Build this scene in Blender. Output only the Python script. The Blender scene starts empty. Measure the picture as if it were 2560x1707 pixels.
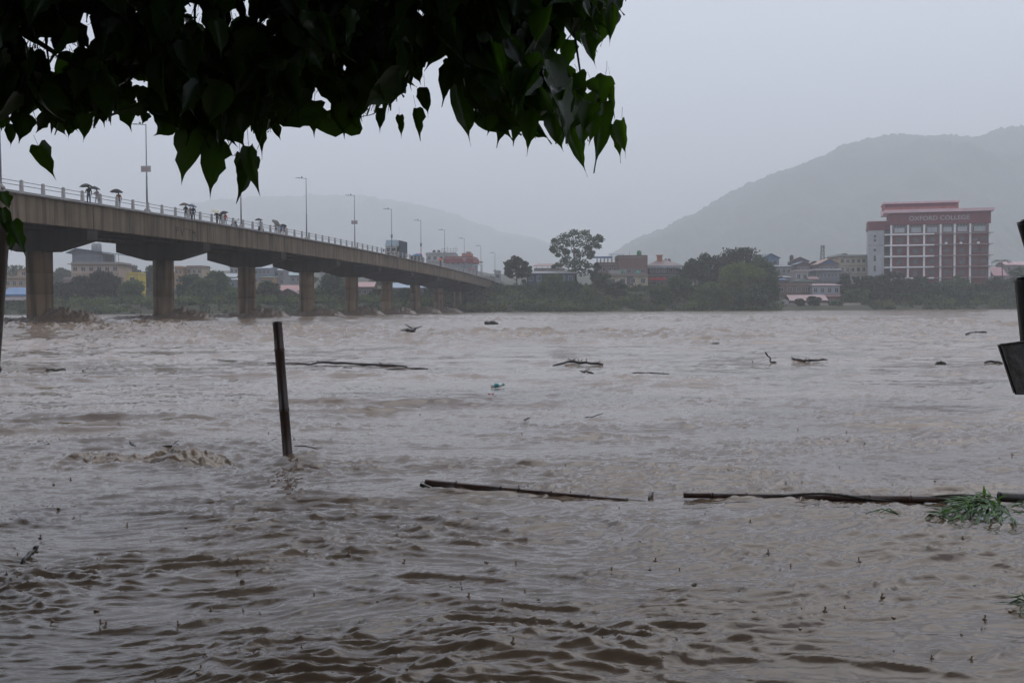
import bpy, bmesh, math, random
import numpy as np
from mathutils import Vector, Matrix

R = math.radians
random.seed(7)
rng = np.random.default_rng(7)
scene = bpy.context.scene
COL = scene.collection

# ------------------------------------------------------------------ camera
F = 2755.0                       # focal length in pixels of the 2560 px wide photograph
CAM_H = 1.30                     # metres above the flood water
cam_d = bpy.data.cameras.new('camera')
cam = bpy.data.objects.new('camera', cam_d)
COL.objects.link(cam)
cam.location = (0, 0, CAM_H)
cam.rotation_euler = (R(90 - 1.78), 0.005, 0)
cam_d.sensor_width = 36
cam_d.lens = 36 * F / 2560
cam_d.clip_start = 0.05
cam_d.clip_end = 20000
scene.camera = cam
CAM_R = cam.rotation_euler.to_matrix()

# ------------------------------------------------------------------ world, sun, exposure
SUN_EL, SUN_AZ = R(58), R(35)
world = bpy.data.worlds.new('World')
scene.world = world
world.use_nodes = True
wn, wl = world.node_tree.nodes, world.node_tree.links
wn.clear()
sky = wn.new('ShaderNodeTexSky'); sky.sky_type = 'NISHITA'; sky.sun_disc = False
sky.sun_elevation = SUN_EL; sky.sun_rotation = SUN_AZ
sky.air_density = 1.0; sky.dust_density = 4.0; sky.ozone_density = 1.0
hs = wn.new('ShaderNodeHueSaturation'); hs.inputs['Saturation'].default_value = 0.35
wl.new(sky.outputs[0], hs.inputs['Color'])
mixw = wn.new('ShaderNodeMix'); mixw.data_type = 'RGBA'; mixw.inputs[0].default_value = 0.80
wl.new(hs.outputs[0], mixw.inputs[6])
mixw.inputs[7].default_value = (8.95, 9.78, 11.75, 1)      # the even grey rain cloud cover
bg = wn.new('ShaderNodeBackground'); bg.inputs[1].default_value = 0.10
wl.new(mixw.outputs[2], bg.inputs[0])
wo = wn.new('ShaderNodeOutputWorld'); wl.new(bg.outputs[0], wo.inputs[0])

sun_d = bpy.data.lights.new('sun', 'SUN'); sun_d.energy = 0.9; sun_d.angle = R(50); sun_d.color = (1, 0.97, 0.93)
sun = bpy.data.objects.new('sun', sun_d); COL.objects.link(sun)
sun.rotation_euler = (R(90) - SUN_EL, 0, math.pi - SUN_AZ)

scene.view_settings.view_transform = 'Standard'
scene.view_settings.look = 'None'
scene.view_settings.exposure = 0.0
scene.view_settings.gamma = 1.0
scene.view_settings.use_curve_mapping = False
scene.render.engine = 'CYCLES'
cy = scene.cycles
cy.max_bounces = 8; cy.diffuse_bounces = 3; cy.glossy_bounces = 3; cy.transmission_bounces = 4
cy.volume_bounces = 3; cy.transparent_max_bounces = 8
cy.caustics_reflective = False; cy.caustics_refractive = False
cy.use_denoising = True

# ------------------------------------------------------------------ helpers
def ray(px, py):
    v = CAM_R @ Vector(((px - 1280) / F, -(py - 853.5) / F, -1.0))
    return v
def at(px, py, Y):               # the point seen at a pixel, Y metres in front
    v = ray(px, py); k = Y / v.y
    return Vector((v.x * k, Y, CAM_H + v.z * k))
def on_water(px, py, z=0.0):
    v = ray(px, py); k = (z - CAM_H) / v.z
    return Vector((v.x * k, v.y * k, z))

class MB:
    """collects shapes, links them as one mesh object"""
    def __init__(s): s.v = []; s.f = []; s.m = []
    def add(s, vs, fs, mi=0):
        n = len(s.v); s.v += [tuple(p) for p in vs]
        s.f += [tuple(i + n for i in f) for f in fs]; s.m += [mi] * len(fs)
    def hexa(s, c, mi=0):        # 8 corners: bottom ring 0-3 counter-clockwise, top ring 4-7
        s.add(c, [(3, 2, 1, 0), (4, 5, 6, 7), (0, 1, 5, 4), (1, 2, 6, 5), (2, 3, 7, 6), (3, 0, 4, 7)], mi)
    def box(s, x0, x1, y0, y1, z0, z1, mi=0):
        s.hexa([(x0, y0, z0), (x1, y0, z0), (x1, y1, z0), (x0, y1, z0), (x0, y0, z1), (x1, y0, z1), (x1, y1, z1), (x0, y1, z1)], mi)
    def tube(s, pts, rads, n=8, mi=0, caps=True):
        pts = [Vector(p) for p in pts]
        if not hasattr(rads, '__len__'): rads = [rads] * len(pts)
        base = len(s.v)
        prev = None
        for i, p in enumerate(pts):
            t = (pts[min(i + 1, len(pts) - 1)] - pts[max(i - 1, 0)]).normalized()
            if prev is None:
                a = Vector((0, 0, 1)) if abs(t.z) < 0.9 else Vector((1, 0, 0))
                u = t.cross(a).normalized()
            else:
                u = (prev - t * prev.dot(t)).normalized()
            prev = u; w = t.cross(u)
            for k in range(n):
                a = 2 * math.pi * k / n
                s.v.append(tuple(p + (u * math.cos(a) + w * math.sin(a)) * rads[i]))
        for i in range(len(pts) - 1):
            for k in range(n):
                k2 = (k + 1) % n
                s.f.append((base + i * n + k, base + i * n + k2, base + (i + 1) * n + k2, base + (i + 1) * n + k)); s.m.append(mi)
        if caps:
            s.f.append(tuple(base + k for k in reversed(range(n)))); s.m.append(mi)
            s.f.append(tuple(base + (len(pts) - 1) * n + k for k in range(n))); s.m.append(mi)
    def lathe(s, prof, n=16, c=(0, 0, 0), mi=0):
        base = len(s.v)
        for (r, z) in prof:
            for k in range(n):
                a = 2 * math.pi * k / n
                s.v.append((c[0] + r * math.cos(a), c[1] + r * math.sin(a), c[2] + z))
        for i in range(len(prof) - 1):
            for k in range(n):
                k2 = (k + 1) % n
                s.f.append((base + i * n + k, base + i * n + k2, base + (i + 1) * n + k2, base + (i + 1) * n + k)); s.m.append(mi)
        s.f.append(tuple(base + k for k in reversed(range(n)))); s.m.append(mi)
        s.f.append(tuple(base + (len(prof) - 1) * n + k for k in range(n))); s.m.append(mi)
    def mesh(s, name, mats, smooth=False):
        me = bpy.data.meshes.new(name)
        me.from_pydata(s.v, [], s.f)
        for m in (mats if isinstance(mats, (list, tuple)) else [mats]): me.materials.append(m)
        if any(s.m): me.polygons.foreach_set('material_index', s.m)
        if smooth: me.polygons.foreach_set('use_smooth', [True] * len(s.f))
        me.update()
        return me
    def build(s, name, mats, parent=None, smooth=False, bevel=0):
        return link(name, s.mesh(name, mats, smooth), parent, bevel)

def link(name, data, parent=None, bevel=0):
    o = bpy.data.objects.new(name, data); COL.objects.link(o)
    if parent is not None: o.parent = parent
    if bevel:
        b = o.modifiers.new('bevel', 'BEVEL'); b.width = bevel; b.segments = 2; b.limit_method = 'ANGLE'
    return o
def tag(o, label=None, cat=None, group=None, kind=None):
    if label: o['label'] = label
    if cat: o['category'] = cat
    if group: o['group'] = group
    if kind: o['kind'] = kind
    return o
def empty(name, loc=(0, 0, 0), rz=0.0, label=None, cat=None, group=None):
    o = bpy.data.objects.new(name, None); COL.objects.link(o)
    o.location = loc; o.rotation_euler = (0, 0, rz); o.empty_display_size = 0.1
    return tag(o, label, cat, group)

# ------------------------------------------------------------------ vector noise
_perm = rng.permutation(4096)
_ang = rng.uniform(0, 2 * np.pi, 4096)
_gx, _gy = np.cos(_ang), np.sin(_ang)
def pnoise(x, y):
    xi = np.floor(x).astype(np.int64); yi = np.floor(y).astype(np.int64)
    xf = x - xi; yf = y - yi
    def g(ix, iy, dx, dy):
        h = _perm[(_perm[ix & 4095] + iy) & 4095]
        return _gx[h] * dx + _gy[h] * dy
    u = xf * xf * xf * (xf * (xf * 6 - 15) + 10); v = yf * yf * yf * (yf * (yf * 6 - 15) + 10)
    a = g(xi, yi, xf, yf); b = g(xi + 1, yi, xf - 1, yf)
    c = g(xi, yi + 1, xf, yf - 1); d = g(xi + 1, yi + 1, xf - 1, yf - 1)
    return ((a + u * (b - a)) * (1 - v) + (c + u * (d - c)) * v) * 1.5
def fbm(x, y, o=4, g=0.5):
    s = 0; a = 1.0
    for k in range(o):
        s = s + a * pnoise(x + 17.3 * k, y - 9.1 * k); x = x * 2.03; y = y * 2.03; a *= g
    return s

# ------------------------------------------------------------------ materials
def new_mat(name):
    m = bpy.data.materials.new(name); m.use_nodes = True
    n = m.node_tree.nodes; l = m.node_tree.links
    return m, n, l, n['Principled BSDF']
def mat(name, c1, c2=None, scale=3.0, rough=0.6, bump=0.0, bscale=None, stretch=(1, 1, 1), spec=0.5, metal=0.0, coord='Object', detail=6, contrast=1.0):
    """colour mottled between c1 and c2 by a noise, fine relief by a second one"""
    m, n, l, b = new_mat(name)
    b.inputs['Roughness'].default_value = rough; b.inputs['Metallic'].default_value = metal
    b.inputs['Specular IOR Level'].default_value = spec
    c2 = c2 or tuple(x * 0.75 for x in c1)
    tc = n.new('ShaderNodeTexCoord'); mp = n.new('ShaderNodeMapping'); mp.inputs['Scale'].default_value = stretch
    l.new(tc.outputs[coord], mp.inputs[0])
    nz = n.new('ShaderNodeTexNoise'); nz.inputs['Scale'].default_value = scale; nz.inputs['Detail'].default_value = detail
    l.new(mp.outputs[0], nz.inputs['Vector'])
    mr = n.new('ShaderNodeMapRange'); mr.inputs[1].default_value = 0.5 - 0.22 / contrast; mr.inputs[2].default_value = 0.5 + 0.22 / contrast
    l.new(nz.outputs[0], mr.inputs[0])
    mx = n.new('ShaderNodeMix'); mx.data_type = 'RGBA'
    mx.inputs[6].default_value = (*c1, 1); mx.inputs[7].default_value = (*c2, 1)
    l.new(mr.outputs[0], mx.inputs[0]); l.new(mx.outputs[2], b.inputs['Base Color'])
    if bump:
        nb = n.new('ShaderNodeTexNoise'); nb.inputs['Scale'].default_value = bscale or scale * 6; nb.inputs['Detail'].default_value = 4
        l.new(mp.outputs[0], nb.inputs['Vector'])
        bp = n.new('ShaderNodeBump'); bp.inputs['Strength'].default_value = min(1.0, bump); bp.inputs['Distance'].default_value = 0.02
        l.new(nb.outputs[0], bp.inputs['Height']); l.new(bp.outputs[0], b.inputs['Normal'])
    return m
def leaf_mat(name, c, tc, rough=0.45, t=0.35, vary=0.5, spec=0.4):
    m, n, l, b = new_mat(name)
    oi = n.new('ShaderNodeObjectInfo'); tcn = n.new('ShaderNodeTexCoord')
    nz = n.new('ShaderNodeTexNoise'); nz.inputs['Scale'].default_value = 0.9; nz.inputs['Detail'].default_value = 5
    l.new(tcn.outputs['Object'], nz.inputs['Vector'])
    ad = n.new('ShaderNodeMath'); ad.operation = 'ADD'; l.new(nz.outputs[0], ad.inputs[0])
    ms = n.new('ShaderNodeMath'); ms.operation = 'MULTIPLY_ADD'; l.new(oi.outputs['Random'], ms.inputs[0]); ms.inputs[1].default_value = 0.5; ms.inputs[2].default_value = -0.25
    l.new(ms.outputs[0], ad.inputs[1])
    mr = n.new('ShaderNodeMapRange'); mr.inputs[1].default_value = 0.25; mr.inputs[2].default_value = 0.75
    mr.inputs[3].default_value = 1 - vary; mr.inputs[4].default_value = 1 + vary
    l.new(ad.outputs[0], mr.inputs[0])
    def scaled(col):
        v = n.new('ShaderNodeVectorMath'); v.operation = 'SCALE'; v.inputs[0].default_value = col
        l.new(mr.outputs[0], v.inputs['Scale']); return v.outputs[0]
    l.new(scaled(c), b.inputs['Base Color'])
    b.inputs['Roughness'].default_value = rough; b.inputs['Specular IOR Level'].default_value = spec
    tr = n.new('ShaderNodeBsdfTranslucent'); l.new(scaled(tc), tr.inputs[0])
    ms2 = n.new('ShaderNodeMixShader'); ms2.inputs[0].default_value = t
    l.new(b.outputs[0], ms2.inputs[1]); l.new(tr.outputs[0], ms2.inputs[2])
    l.new(ms2.outputs[0], n['Material Output'].inputs[0])
    return m

def concrete(name, c1, c2, dark, zstretch=0.08):
    """rain-stained concrete: mottling, vertical run-off streaks, fine relief"""
    m, n, l, b = new_mat(name)
    g = n.new('ShaderNodeNewGeometry')
    mp = n.new('ShaderNodeMapping'); mp.inputs['Scale'].default_value = (1, 1, zstretch); l.new(g.outputs['Position'], mp.inputs[0])
    n1 = n.new('ShaderNodeTexNoise'); n1.inputs['Scale'].default_value = 1.6; n1.inputs['Detail'].default_value = 7; l.new(mp.outputs[0], n1.inputs['Vector'])
    n2 = n.new('ShaderNodeTexNoise'); n2.inputs['Scale'].default_value = 0.35; n2.inputs['Detail'].default_value = 6; l.new(g.outputs['Position'], n2.inputs['Vector'])
    r1 = n.new('ShaderNodeMapRange'); r1.inputs[1].default_value = 0.42; r1.inputs[2].default_value = 0.68; l.new(n1.outputs[0], r1.inputs[0])
    r2 = n.new('ShaderNodeMapRange'); r2.inputs[1].default_value = 0.3; r2.inputs[2].default_value = 0.7; l.new(n2.outputs[0], r2.inputs[0])
    a = n.new('ShaderNodeMix'); a.data_type = 'RGBA'; a.inputs[6].default_value = (*c1, 1); a.inputs[7].default_value = (*c2, 1); l.new(r2.outputs[0], a.inputs[0])
    k = n.new('ShaderNodeMath'); k.operation = 'MULTIPLY'; k.inputs[1].default_value = 0.95; l.new(r1.outputs[0], k.inputs[0])
    d = n.new('ShaderNodeMix'); d.data_type = 'RGBA'; l.new(k.outputs[0], d.inputs[0]); l.new(a.outputs[2], d.inputs[6]); d.inputs[7].default_value = (*dark, 1)
    l.new(d.outputs[2], b.inputs['Base Color']); b.inputs['Roughness'].default_value = 0.75; b.inputs['Specular IOR Level'].default_value = 0.12
    n3 = n.new('ShaderNodeTexNoise'); n3.inputs['Scale'].default_value = 9; n3.inputs['Detail'].default_value = 5; l.new(g.outputs['Position'], n3.inputs['Vector'])
    bp = n.new('ShaderNodeBump'); bp.inputs['Strength'].default_value = 0.4; bp.inputs['Distance'].default_value = 0.03
    l.new(n3.outputs[0], bp.inputs['Height']); l.new(bp.outputs[0], b.inputs['Normal'])
    return m

M = {}
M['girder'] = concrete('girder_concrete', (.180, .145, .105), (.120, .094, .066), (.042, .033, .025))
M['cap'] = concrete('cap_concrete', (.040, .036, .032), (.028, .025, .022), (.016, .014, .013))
M['pier'] = concrete('pier_concrete', (.225, .158, .098), (.135, .094, .060), (.036, .028, .021), 0.05)
M['rail'] = mat('rail_concrete', (.36, .35, .34), (.24, .23, .22), 2.0, 0.7, 0.3)
M['barrier'] = mat('barrier_concrete', (.26, .25, .23), (.17, .16, .15), 0.7, 0.7, 0.3)
M['road'] = mat('asphalt', (.05, .05, .052), (.035, .035, .037), 1.0, 0.5, 0.2)
M['galv'] = mat('galvanised_steel', (.20, .21, .23), (.13, .14, .15), 4, 0.45, metal=0.3)
M['rust'] = mat('rusty_steel', (.16, .10, .07), (.08, .05, .04), 6, 0.7, 0.4)
M['plate'] = mat('notice_plate', (.42, .40, .40), (.28, .25, .25), 2.2, 0.5)
M['red_print'] = mat('red_print', (.30, .17, .17), (.24, .14, .14), 5, 0.5)
M['black'] = mat('black_rubber', (.02, .02, .021), (.012, .012, .012), 5, 0.6)
M['glass'] = mat('dark_glass', (.03, .035, .04), (.02, .022, .025), 1, 0.12, spec=0.6)
M['white'] = mat('white_paint', (.68, .67, .66), (.50, .48, .46), 0.6, 0.6)
M['bark'] = mat('bark', (.09, .075, .06), (.045, .038, .03), 5, 0.85, 0.9, stretch=(1, 1, .3))
M['leaf'] = leaf_mat('peepal_leaf', (.013, .028, .006), (.10, .23, .012), rough=0.28, t=0.27, vary=0.45, spec=0.35)
M['twig'] = mat('twig_bark', (.03, .027, .018), (.018, .016, .010), 20, 0.7)
M['bamboo'] = mat('wet_bamboo', (.055, .022, .013), (.022, .011, .008), 9, 0.28, 0.15, stretch=(1, 1, .12))
M['bamboo_dark'] = mat('blackened_bamboo', (.012, .011, .010), (.022, .016, .012), 9, 0.3, 0.2, stretch=(1, 1, .15))
M['wood'] = mat('wet_driftwood', (.045, .034, .026), (.02, .016, .013), 8, 0.5, 0.6)
M['woodgrey'] = mat('grey_driftwood', (.06, .055, .052), (.03, .028, .027), 8, 0.55, 0.6)
M['reed'] = mat('dry_reed', (.30, .22, .07), (.20, .14, .05), 10, 0.6)

# ================================================================== the setting: ground, river, hills, haze
def sstep(a, b, x):
    t = np.clip((x - a) / (b - a), 0, 1); return t * t * (3 - 2 * t)
def bank_y(X):
    X = np.asarray(X, float)
    return 292 + 0.30 * np.clip(X - 20, 0, 400) - 6 * sstep(-30, -110, -(-X)) + 2.5 * np.sin(X * 0.07) + 1.5 * np.sin(X * 0.23 + 1)
def ground_z(X, Y):
    X = np.asarray(X, float); Y = np.asarray(Y, float)
    d = Y - bank_y(X)
    right = sstep(55, 85, X); left = sstep(12, 32, -X)
    hi = -2.2 + 2.3 * sstep(-9, 0, d) + (1 - right) * ((1 - left) * 6.3 * sstep(-1, 34, d) + left * (2.4 * sstep(-1, 9, d) + 1.4 * sstep(10, 50, d) + 5.5 * sstep(40, 150, d))) + right * (1.2 * sstep(-1, 3, d) + 5.2 * sstep(6, 48, d))
    hi = hi + 24 * sstep(60, 700, d) + 30 * sstep(700, 2500, d)
    near = -2.2 + 2.0 * sstep(4.0, 0.5, -Y + 4.5 - 4.5 + 0 * Y) if False else -2.2 + 1.9 * sstep(-2.4, -0.4, -Y) + 3.0 * sstep(2, 40, -Y)
    return np.where(Y > 100, hi, near)

def grid_mesh(name, P, mats, smooth=True):
    """P: rows x cols x 3 array"""
    nr, nc = P.shape[:2]
    me = bpy.data.meshes.new(name)
    me.vertices.add(nr * nc); me.vertices.foreach_set('co', P.reshape(-1).astype(np.float32))
    i = np.arange((nr - 1) * (nc - 1)); r = i // (nc - 1); c = i % (nc - 1)
    a = r * nc + c
    q = np.stack([a, a + 1, a + nc + 1, a + nc], 1).astype(np.int32)
    me.loops.add(q.size); me.loops.foreach_set('vertex_index', q.reshape(-1))
    me.polygons.add(len(q))
    me.polygons.foreach_set('loop_start', np.arange(0, q.size, 4, dtype=np.int32))
    me.polygons.foreach_set('use_smooth', np.full(len(q), smooth))
    for m in (mats if isinstance(mats, (list, tuple)) else [mats]): me.materials.append(m)
    me.update(calc_edges=True); me.validate()
    return me

M['ground'] = mat('bank_earth_and_grass', (.030, .038, .017), (.045, .042, .024), 0.12, 0.9, 0.6, bscale=3)
gx = np.unique(np.concatenate([np.linspace(-6900, -400, 26), np.linspace(-400, 400, 141), np.linspace(400, 6900, 26)]))
gy = np.unique(np.concatenate([np.linspace(-300, -20, 8), np.linspace(-20, 20, 60), np.linspace(20, 260, 12), np.linspace(260, 420, 81), np.linspace(420, 800, 40), np.linspace(800, 8500, 40)]))
GX, GY = np.meshgrid(gx, gy)
GZ = ground_z(GX, GY) + np.where(GY > 285, 0.35 * fbm(GX * 0.15, GY * 0.15, 3), 0.04 * fbm(GX, GY, 2))
tag(link('ground', grid_mesh('ground', np.stack([GX, GY, GZ], 2), M['ground'])), kind='structure')

# ---- bridge axis, needed by the river too
BAZ = math.atan(400 / F)
BD = Vector((math.sin(BAZ), math.cos(BAZ), 0)); BN = Vector((math.cos(BAZ), -math.sin(BAZ), 0))
SPAN = 24.6
BP0 = Vector(((101 - 1280) / F * 100.0, 100.0, 0))
def BR(s, off, z):               # metres along the bridge from the first pier in view, metres to the right of its axis
    p = BP0 + BD * s + BN * off
    return Vector((p.x, p.y, z))
def foot_z(s):                   # level of the footway: a gentle crest
    i = s / SPAN
    return 11.10 - 0.050 * (i - 2.7) ** 2 - 0.02 * max(0, i - 7) ** 2
PIERS = [k * SPAN for k in range(-1, 10)]
POLE = on_water(722, 1157)

# ---- river surface: real waves, finer near the viewer
def ridged(n): return (1 - np.minimum(1, np.abs(n) * 1.6)) ** 2
def wave_height(x, y, cell):
    def w(lam): return np.clip(lam / (2.5 * cell) - 0.6, 0, 1)       # leave out what the sheet cannot carry
    wx = x + 0.5 * fbm(x * 0.31, y * 0.31 + 5, 2); wy = y + 0.45 * fbm(x * 0.31 + 40, y * 0.31, 2)
    patch = sstep(-0.35, 0.45, fbm(x * 0.42 + 3, y * 0.85, 3))           # clusters of chop
    sparse = sstep(0.02, 0.50, fbm(wx * 0.62 + 20, wy * 1.25, 3))          # single crests
    sx_ = wx + 0.16 * pnoise(x * 1.3, y * 1.3); sy_ = wy + 0.10 * pnoise(x * 1.3 + 70, y * 1.7)
    h = -0.014 + 0.030 * fbm(wx * 0.14, wy * 0.30, 2) * w(3) + 0.012 * fbm(wx * 0.40 + 5, wy * 1.2, 2) * w(.8)
    h = h + 0.022 * sparse * ridged(fbm(wx * 0.62 + .25 * wy, wy * 2.1, 2)) ** 1.5 * w(0.5)
    h = h + (0.003 + 0.010 * patch) * ridged(pnoise(sx_ * 1.0 + 9 + .4 * sy_, sy_ * 3.3)) * w(0.35)
    h = h + (0.0075 + 0.0135 * patch + .006 * sparse) * ridged(pnoise(sx_ * 1.9 + 31 - .8 * sy_, sy_ * 6.8 + .9 * sx_)) * w(0.18)
    h = h + (0.0068 + 0.0115 * patch) * ridged(pnoise(sx_ * 3.8 + 0.6 * sy_, sy_ * 13.0 - 2.6 * sx_)) * w(0.10)
    h = h + (0.0030 + .0022 * patch) * ridged(pnoise(sx_ * 8 + 2 * sy_, sy_ * 25 - 4 * sx_)) * w(0.05)
    mid = sstep(7, 14, y) * sstep(90, 40, y)
    h = h + mid * 0.085 * sstep(.12, .55, fbm(x * .16 + 50, y * .22, 3)) * ridged(fbm(wx * 0.30, wy * 0.9 + 3, 3)) * w(.9)
    far = sstep(14, 80, y)
    fp = sstep(-0.15, 0.55, fbm(x * 0.03 + 8, y * 0.03, 3))
    h = h + far * (0.08 + 0.34 * fp) * (ridged(fbm(wx * 0.13 + 2, wy * 0.20, 3, .55)) - 0.35) * w(4)
    h = h + far * (0.07 + 0.26 * fp) * (ridged(fbm(wx * 0.40, wy * 0.62 + 7, 3)) - .35) * w(1.6)
    # confused water along the bridge
    s = (x - BP0.x) * BD.x + (y - BP0.y) * BD.y; o = (x - BP0.x) * BN.x + (y - BP0.y) * BN.y
    band = np.exp(-((o + 1) / 7.0) ** 2) * sstep(-60, -30, s) * sstep(250, 200, s)
    h = h + band * (0.22 * ridged(fbm(x * 0.30 + 11, y * 0.30, 3)) + 0.25 * fbm(x * 0.9, y * 0.9, 3)) * w(1.5)
    # boil behind the standing bamboo: bow hump, hollow, breaking roll
    dx = x - POLE.x; dy = y - POLE.y
    h = h + 0.085 * np.exp(-((dx - 0.13) / 0.22) ** 2 - ((dy + 0.02) / 0.30) ** 2)
    h = h - 0.060 * np.exp(-((dx + 0.38) / 0.26) ** 2 - ((dy + 0.10) / 0.35) ** 2)
    roll = np.exp(-((dx + 0.78) / 0.36) ** 2 - ((dy + 0.02) / 0.30) ** 2) + 0.55 * np.exp(-((dx + 1.6) / 0.55) ** 2 - ((dy - 0.05) / 0.35) ** 2)
    h = h + roll * (0.040 + 0.06 * np.abs(fbm(x * 4.5, y * 4.5, 3)))
    # broken water along the drifting bamboo
    lg = np.exp(-((y - 7.55 + 0.02 * x) / 0.28) ** 2) * sstep(1.0, 2.4, x)
    h = h + lg * 0.05 * (ridged(fbm(x * 2.2, y * 3.5 + 3, 3)) - 0.2)
    return h
NR, NC = 1260, 610
y0, y1 = 1.7, 330.0
u = np.linspace(0, 1, NR)
ys = (y0 ** -0.4 + u * (y1 ** -0.4 - y0 ** -0.4)) ** (-1 / 0.4)
ts = np.linspace(-0.60, 0.60, NC)
cell = np.gradient(ys)
TY = np.repeat(ys[:, None], NC, 1); TX = ys[:, None] * ts[None, :]
TX = TX + np.sign(ts)[None, :] * 3.0 * np.clip((np.abs(ts[None, :]) - 0.55) / 0.05, 0, 1)
TZ = wave_height(TX, TY, np.maximum(cell[:, None] * 0.55, 1.2 / NC * ys[:, None]))

def river_material():
    m, n, l, b = new_mat('flood_water')
    g = n.new('ShaderNodeNewGeometry')
    def noise(scale, st, det=4, rot=0.0):
        mp = n.new('ShaderNodeMapping'); mp.inputs['Scale'].default_value = st; mp.inputs['Rotation'].default_value = (0, 0, rot)
        l.new(g.outputs['Position'], mp.inputs[0])
        t = n.new('ShaderNodeTexNoise'); t.inputs['Scale'].default_value = scale; t.inputs['Detail'].default_value = det
        t.inputs['Distortion'].default_value = 0.6
        l.new(mp.outputs[0], t.inputs['Vector']); return t.outputs[0]
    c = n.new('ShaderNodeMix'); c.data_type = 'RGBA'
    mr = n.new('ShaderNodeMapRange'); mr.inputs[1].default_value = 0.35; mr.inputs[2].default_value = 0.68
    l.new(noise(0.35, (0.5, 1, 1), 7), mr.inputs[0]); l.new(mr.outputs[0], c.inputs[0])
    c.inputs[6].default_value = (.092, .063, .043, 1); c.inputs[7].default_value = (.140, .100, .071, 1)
    c2 = n.new('ShaderNodeMix'); c2.data_type = 'RGBA'; l.new(mr.outputs[0], c2.inputs[0])      # paler mid-river mud; the darker near mud has canopy shade painted in
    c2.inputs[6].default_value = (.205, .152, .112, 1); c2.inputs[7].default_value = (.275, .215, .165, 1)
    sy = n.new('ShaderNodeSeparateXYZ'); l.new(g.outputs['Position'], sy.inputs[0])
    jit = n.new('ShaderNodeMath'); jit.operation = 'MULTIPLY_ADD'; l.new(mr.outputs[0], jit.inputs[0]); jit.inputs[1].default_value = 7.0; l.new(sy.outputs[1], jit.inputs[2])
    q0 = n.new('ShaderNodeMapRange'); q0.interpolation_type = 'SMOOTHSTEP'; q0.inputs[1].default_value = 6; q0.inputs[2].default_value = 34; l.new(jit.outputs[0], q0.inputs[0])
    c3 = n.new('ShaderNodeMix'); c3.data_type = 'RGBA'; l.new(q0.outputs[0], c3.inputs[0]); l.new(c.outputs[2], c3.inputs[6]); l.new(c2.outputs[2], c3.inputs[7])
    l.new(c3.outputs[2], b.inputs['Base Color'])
    b.inputs['IOR'].default_value = 1.42
    def mid(v0, v1):             # the main current is rougher than the sheltered edge
        q = n.new('ShaderNodeMapRange'); q.interpolation_type = 'SMOOTHSTEP'; q.inputs[1].default_value = 6; q.inputs[2].default_value = 70
        q.inputs[3].default_value = v0; q.inputs[4].default_value = v1; l.new(sy.outputs[1], q.inputs[0]); return q.outputs[0]
    l.new(mid(.035, .15), b.inputs['Roughness'])
    b1 = n.new('ShaderNodeBump'); b1.inputs['Strength'].default_value = 0.45; b1.inputs['Distance'].default_value = 0.012
    l.new(noise(9, (0.7, 1.5, 1), 5, 0.25), b1.inputs['Height'])
    b2 = n.new('ShaderNodeBump'); b2.inputs['Strength'].default_value = 0.5; l.new(mid(.025, .18), b2.inputs['Distance'])
    l.new(noise(1.6, (0.55, 1.3, 1), 5, -0.2), b2.inputs['Height']); l.new(b1.outputs[0], b2.inputs['Normal'])
    l.new(b2.outputs[0], b.inputs['Normal'])
    return m
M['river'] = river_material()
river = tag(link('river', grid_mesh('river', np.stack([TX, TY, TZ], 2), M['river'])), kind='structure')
def surface_z(x, y):
    return float(wave_height(np.array([float(x)]), np.array([float(y)]), np.array([0.02 + 0.002 * abs(y)]))[0])

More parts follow.
